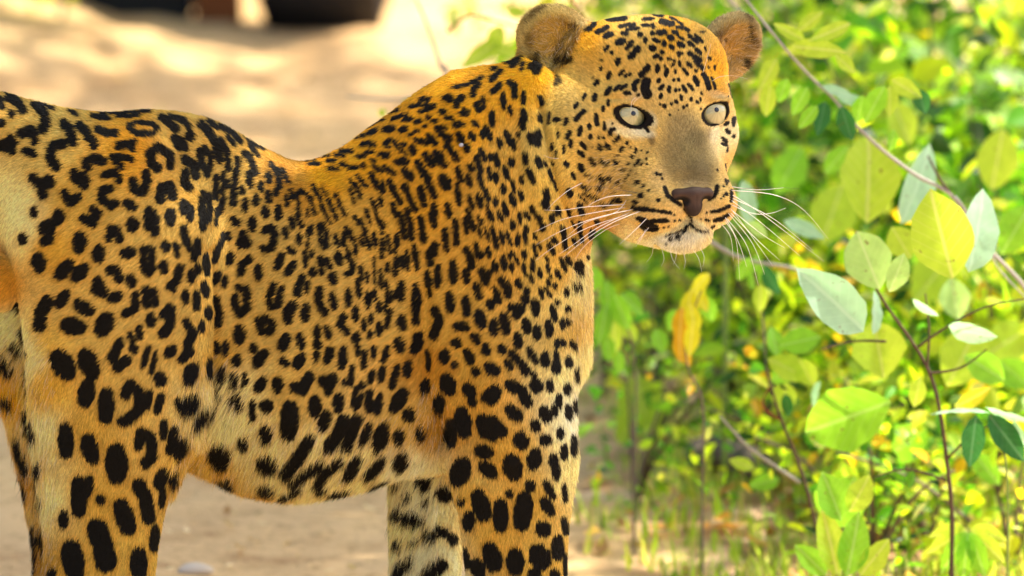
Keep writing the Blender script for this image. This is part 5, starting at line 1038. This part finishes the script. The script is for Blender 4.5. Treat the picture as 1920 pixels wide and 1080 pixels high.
# ---------------------------------------------------------------- blurred bushes behind, each a thing of its own
PALS = {'lime': [(.34,.50,.03,4),(.58,.62,.04,3),(.70,.66,.40,.7),(.10,.22,.02,3),(.03,.07,.02,2)], 'yellow': [(.62,.60,.05,3),(.30,.42,.05,2),(.75,.66,.30,1),(.44,.50,.04,3),(.75,.42,.03,1),(.10,.18,.02,3)],
        'green': [(.12,.32,.03,4),(.24,.42,.04,3),(.04,.10,.025,2),(.45,.55,.05,1)], 'olive': [(.38,.34,.08,3),(.62,.50,.30,1.5),(.14,.17,.04,3),(.42,.40,.08,2),(.30,.16,.06,1)],
        'grey': [(.50,.60,.45,3),(.34,.48,.22,2),(.20,.30,.10,2)]}
words = {'lime': 'lime green', 'yellow': 'yellow green', 'green': 'mid green', 'olive': 'olive brown', 'grey': 'pale grey green'}
BUSH = [ # u, top v, y, spread, kind, leaves, leaf size, label tail
 (1130,-20,2.6,.13,'lime',330,.045,'above the left side of the head'),(1215,-60,2.9,.16,'lime',420,.05,'straight above the head'),(1330,-60,2.5,.13,'yellow',360,.045,'behind the far ear'),(1440,-90,2.7,.18,'green',480,.05,'right of the far ear'),
 (1560,-120,3.2,.20,'yellow',560,.045,'at the top edge behind the arching twig'),(1700,-140,2.4,.20,'lime',560,.055,'at the top edge right of the arching twig'),(1850,-160,2.8,.22,'green',620,.05,'in the top right corner'),
 (1980,60,2.2,.20,'yellow',460,.05,'cut by the right edge under the corner'),(1460,160,1.9,.13,'green',360,.05,'right of the far eye'),(1600,120,2.1,.17,'olive',420,.04,'behind the two dark hanging leaves'),
 (1760,100,1.7,.16,'lime',460,.05,'behind the large leaved shrub, upper part'),(1880,240,1.5,.15,'green',380,.045,'right of the large leaved shrub'),(1450,400,1.6,.12,'lime',320,.045,'right of the muzzle behind the whiskers'),
 (1240,470,2.2,.12,'yellow',170,.035,'below the chin'),(1370,540,1.9,.12,'yellow',150,.03,'behind the yellow leaflets'),(1560,430,1.5,.15,'yellow',400,.045,'behind the big blue green leaf'),
 (1700,520,1.3,.16,'lime',420,.045,'behind the middle of the large leaved shrub'),(1870,520,1.2,.15,'yellow',400,.045,'low at the right edge'),(1420,700,1.4,.12,'lime',170,.03,'behind the leggy shrub'),
 (1600,800,1.1,.13,'yellow',300,.03,'low behind the round dark leaf'),(1740,820,.95,.12,'green',280,.03,'low left of the dark leaf pair'),(1240,690,1.7,.10,'yellow',100,.028,'low and thin, right of the chest'),
 (1130,640,1.9,.08,'lime',130,.03,'thin, touching the chest outline'),(1190,850,1.2,.09,'green',170,.022,'small, low down right of the foreleg'),(1640,960,.8,.10,'lime',220,.025,'low between the two seedlings'),(1900,880,.8,.12,'yellow',260,.03,'low at the bottom right corner'),
 (1650,330,2.0,.14,'grey',260,.05,'pale behind the tallest big leaf'),(1800,10,2.0,.12,'grey',200,.05,'pale at the top right'),(1400,330,2.3,.10,'olive',200,.04,'dull, behind the nose'),(1045,-10,3.6,.10,'yellow',170,.045,'above the near ear')]
for (u_, v_, y, sp, kind, nl_, lf, tail) in BUSH:
    base = root_at(u_, y); top = place(u_, v_, y)
    h = max(.16, top.z)
    t_ = empty('bush', base, words[kind]+' blurred bush '+tail, 'bush', 'out of focus bushes behind the leopard')
    cs = []
    for k in range(5):
        a = rs.normal(0, 1, 2)*sp*.5
        pts = [base, (base[0]+a[0]*.3, base[1]+a[1]*.3, h*.35), (base[0]+a[0]*.8, base[1]+a[1]*.8, h*.7), (base[0]+a[0]*1.4, base[1]+a[1]*1.2, h*rs.uniform(.85, 1.1))]
        Q_ = spline(pts, 9); V, F = tube(Q_, np.linspace(.0036, .0014, 9), 5); mesh('stem', V, F, [BARK['twig' if k % 2 else 'dark']], t_)
        for j in range(2, 9): cs.append((*Q_[j], .035+sp*.18))
    scatter_leaves(rs, cs, int(nl_*.95), lf*.35, lf*1.2, rs.uniform(.32, .62), PALS[kind], 'foliage', t_)
# the strip of leaves seen at the top left edge
tl = empty('bush', (place(110, -20, 4.7).x, 4.7, 0), 'small yellow green bush at the very top left edge', 'bush', 'out of focus bushes behind the leopard')
pz = place(110, -8, 4.7)
V, F = tube([(pz.x, 4.7, 0), (pz.x+.01, 4.7, pz.z+.05)], [.006, .003], 5); mesh('stem', V, F, [BARK['twig']], tl)
scatter_leaves(rs, [(pz.x+dx*.02, 4.7, pz.z+.02+.01*abs(dx), .012) for dx in range(-5, 6)], 160, .015, .04, .5, [(.65,.68,.03,3),(.4,.5,.04,1)], 'foliage', tl)

# ---------------------------------------------------------------- grass, litter, logs
def blades(n, xr, yr, hmin, hmax, pal, name, dens=None, w=.0028):
    x = rs.uniform(*xr, n); y = rs.uniform(*yr, n)
    if dens is not None: k = rs.random(n) < dens(x, y); x, y = x[k], y[k]
    n = len(x); z = ground_z(x, y); h = rs.uniform(hmin, hmax, n)*rs.uniform(.6, 1, n)
    a = rs.uniform(0, 6.28, n); lean = rs.uniform(.1, .7, n)*h; wx, wy = np.cos(a+1.57)*w, np.sin(a+1.57)*w
    V = np.empty((n, 5, 3)); b = np.stack([x, y, z], -1); d = np.stack([np.cos(a)*lean, np.sin(a)*lean, h], -1); wv = np.stack([wx, wy, np.zeros(n)], -1)
    md = d*np.array([.35, .35, .55]); V[:, 0] = b-wv; V[:, 1] = b+wv; V[:, 2] = b+md+wv*.8; V[:, 3] = b+md-wv*.8; V[:, 4] = b+d
    o = (np.arange(n)*5)[:, None]; F = [tuple(q) for q in np.concatenate([o+0, o+1, o+2, o+3], 1)]+[tuple(q) for q in np.concatenate([o+3, o+2, o+4], 1)]
    p = np.array([q[:3] for q in pal]); k = rs.integers(0, len(p), n)
    return mesh(name, V.reshape(-1, 3), F, [LM['blade']], None, colors=np.repeat(p[k]*rs.uniform(.7, 1.3, (n, 1)), 5, 0))
edge = lambda x, y: np.clip((x-.10-.06*np.sin(y*4))/.22, 0, 1)*(.25+.75*(np.sin(x*9+y*5)*np.sin(y*7-x*4) > -.25))
g = blades(17000, (.05, 1.7), (.25, 5.2), .015, .075, [(.34,.48,.05),(.20,.34,.04),(.55,.52,.16),(.62,.60,.12),(.42,.55,.05)], 'grass', edge)
tag(g, 'short green and straw coloured grass growing among the bushes', 'grass', kind='stuff')
g = blades(16000, (.05, 1.3), (.3, 2.6), .008, .035, [(.40,.50,.10),(.30,.42,.06),(.60,.56,.30),(.50,.60,.12)], 'grass', lambda x, y: np.clip((x-.08)/.15, 0, 1)*(np.sin(x*15+y*4)*np.sin(y*11-x*6) > -.3), .0022)
tag(g, 'very short fine pale green ground cover right of the foreleg', 'ground cover', kind='stuff')
g = blades(700, (-1.1, .1), (.1, 4.5), .008, .025, [(.34,.42,.06),(.5,.48,.2)], 'grass', lambda x, y: (np.sin(x*11+1)*np.sin(y*6+2) > .55))
tag(g, 'few tiny green sprigs in the sand under the belly', 'grass', kind='stuff')
def litter(n, xr, yr, pal, name, smin_, smax_, dens):
    x = rs.uniform(*xr, n); y = rs.uniform(*yr, n); k = rs.random(n) < dens(x, y); x, y = x[k], y[k]; n = len(x)
    z = ground_z(x, y)+.004; B, F0 = leaf_shape(.28, .3, .15, 3); nb = len(B); s = rs.uniform(smin_, smax_, n); a = rs.uniform(0, 6.28, n); tl_ = rs.normal(0, .35, n)
    X = B[None, :, 0]*s[:, None]; Y = B[None, :, 1]*s[:, None]; Z = np.abs(B[None, :, 2]*s[:, None])+X*np.sin(np.abs(tl_))[:, None]
    V = np.stack([x[:, None]+X*np.cos(a)[:, None]-Y*np.sin(a)[:, None], y[:, None]+X*np.sin(a)[:, None]+Y*np.cos(a)[:, None], z[:, None]+Z], -1)
    F = (np.array(F0)[None]+(np.arange(n)*nb)[:, None, None]).reshape(-1, 4); p = np.array([q[:3] for q in pal]); k = rs.integers(0, len(p), n)
    return mesh(name, V.reshape(-1, 3), F, [LM['blade']], None, colors=np.repeat(p[k]*rs.uniform(.6, 1.3, (n, 1)), nb, 0))
g = litter(2600, (.05, 1.6), (.3, 4.6), [(.45,.22,.08),(.55,.34,.16),(.30,.13,.05),(.62,.45,.28),(.70,.36,.08)], 'leaf_litter', .015, .05, lambda x, y: np.clip((x-.05)/.2, 0, 1))
tag(g, 'dry red brown fallen leaves on the ground among the bushes', 'leaf litter', kind='stuff')
g = litter(1300, (-1.2, .2), (.1, 4.6), [(.60,.42,.24),(.75,.62,.46),(.45,.25,.12)], 'leaf_litter', .006, .018, lambda x, y: np.ones_like(x))
tag(g, 'small dry leaf scraps strewn over the sand', 'leaf litter', kind='stuff')
lg = empty('fallen_log', place(1330, 920, 1.3), 'short dark fallen log lying in the grass low on the right', 'log'); a = place(1290, 905, 1.35); b_ = place(1450, 925, 1.25); a.z = .025; b_.z = .028
V, F = tube(spline([tuple(a), ((a.x+b_.x)/2, a.y, .034), tuple(b_)], 10), np.array([.016,.022,.024,.023,.022,.024,.022,.02,.018,.014]), 9); mesh('trunk', V, F, [BARK['bark']], lg)
st = mesh('stone', *(lambda bm: ([tuple(v.co) for v in bm.verts], [tuple(v.index for v in f.verts) for f in bm.faces]))((lambda bm: (bmesh.ops.create_icosphere(bm, subdivisions=3, radius=.014), bm.verts.ensure_lookup_table(), bm)[2])(bmesh.new())), [mat('pale stone', (.62,.50,.38), .9, .2)[0]])
for v in st.data.vertices:
    v.co = v.co*(1+.22*math.sin(v.co.x*160+v.co.z*90)*math.cos(v.co.y*120)); v.co.z *= .5; v.co.x *= 1.5
p_ = place(360, 1066, .78); st.location = (p_.x, .80, .006); tag(st, 'flat pale stone on the sand at the bottom edge between hind legs and foreleg', 'stone')

# ---------------------------------------------------------------- the leopard
FUR_BODY, FUR_FACE, FUR_FAR = .42, 1.0, .05
leopard, depth_px = build_leopard()
build_head_parts(leopard, depth_px)
# the small grey tick on the shoulder
w_ = depth_px(865, 272); bm = bmesh.new(); bmesh.ops.create_uvsphere(bm, u_segments=16, v_segments=10, radius=.0024)
tm, *_ = mat('tick', (.42,.42,.44), .3, .5)
me = bpy.data.meshes.new('tick'); bm.to_mesh(me); bm.free(); me.materials.append(tm); o = link('tick', me); o.location = Vector(to_world(at(865, 272, w_-3))); o.scale = (1, .7, .85)
tag(o, 'tiny grey tick clinging to the fur of the leopard\'s shoulder', 'tick')
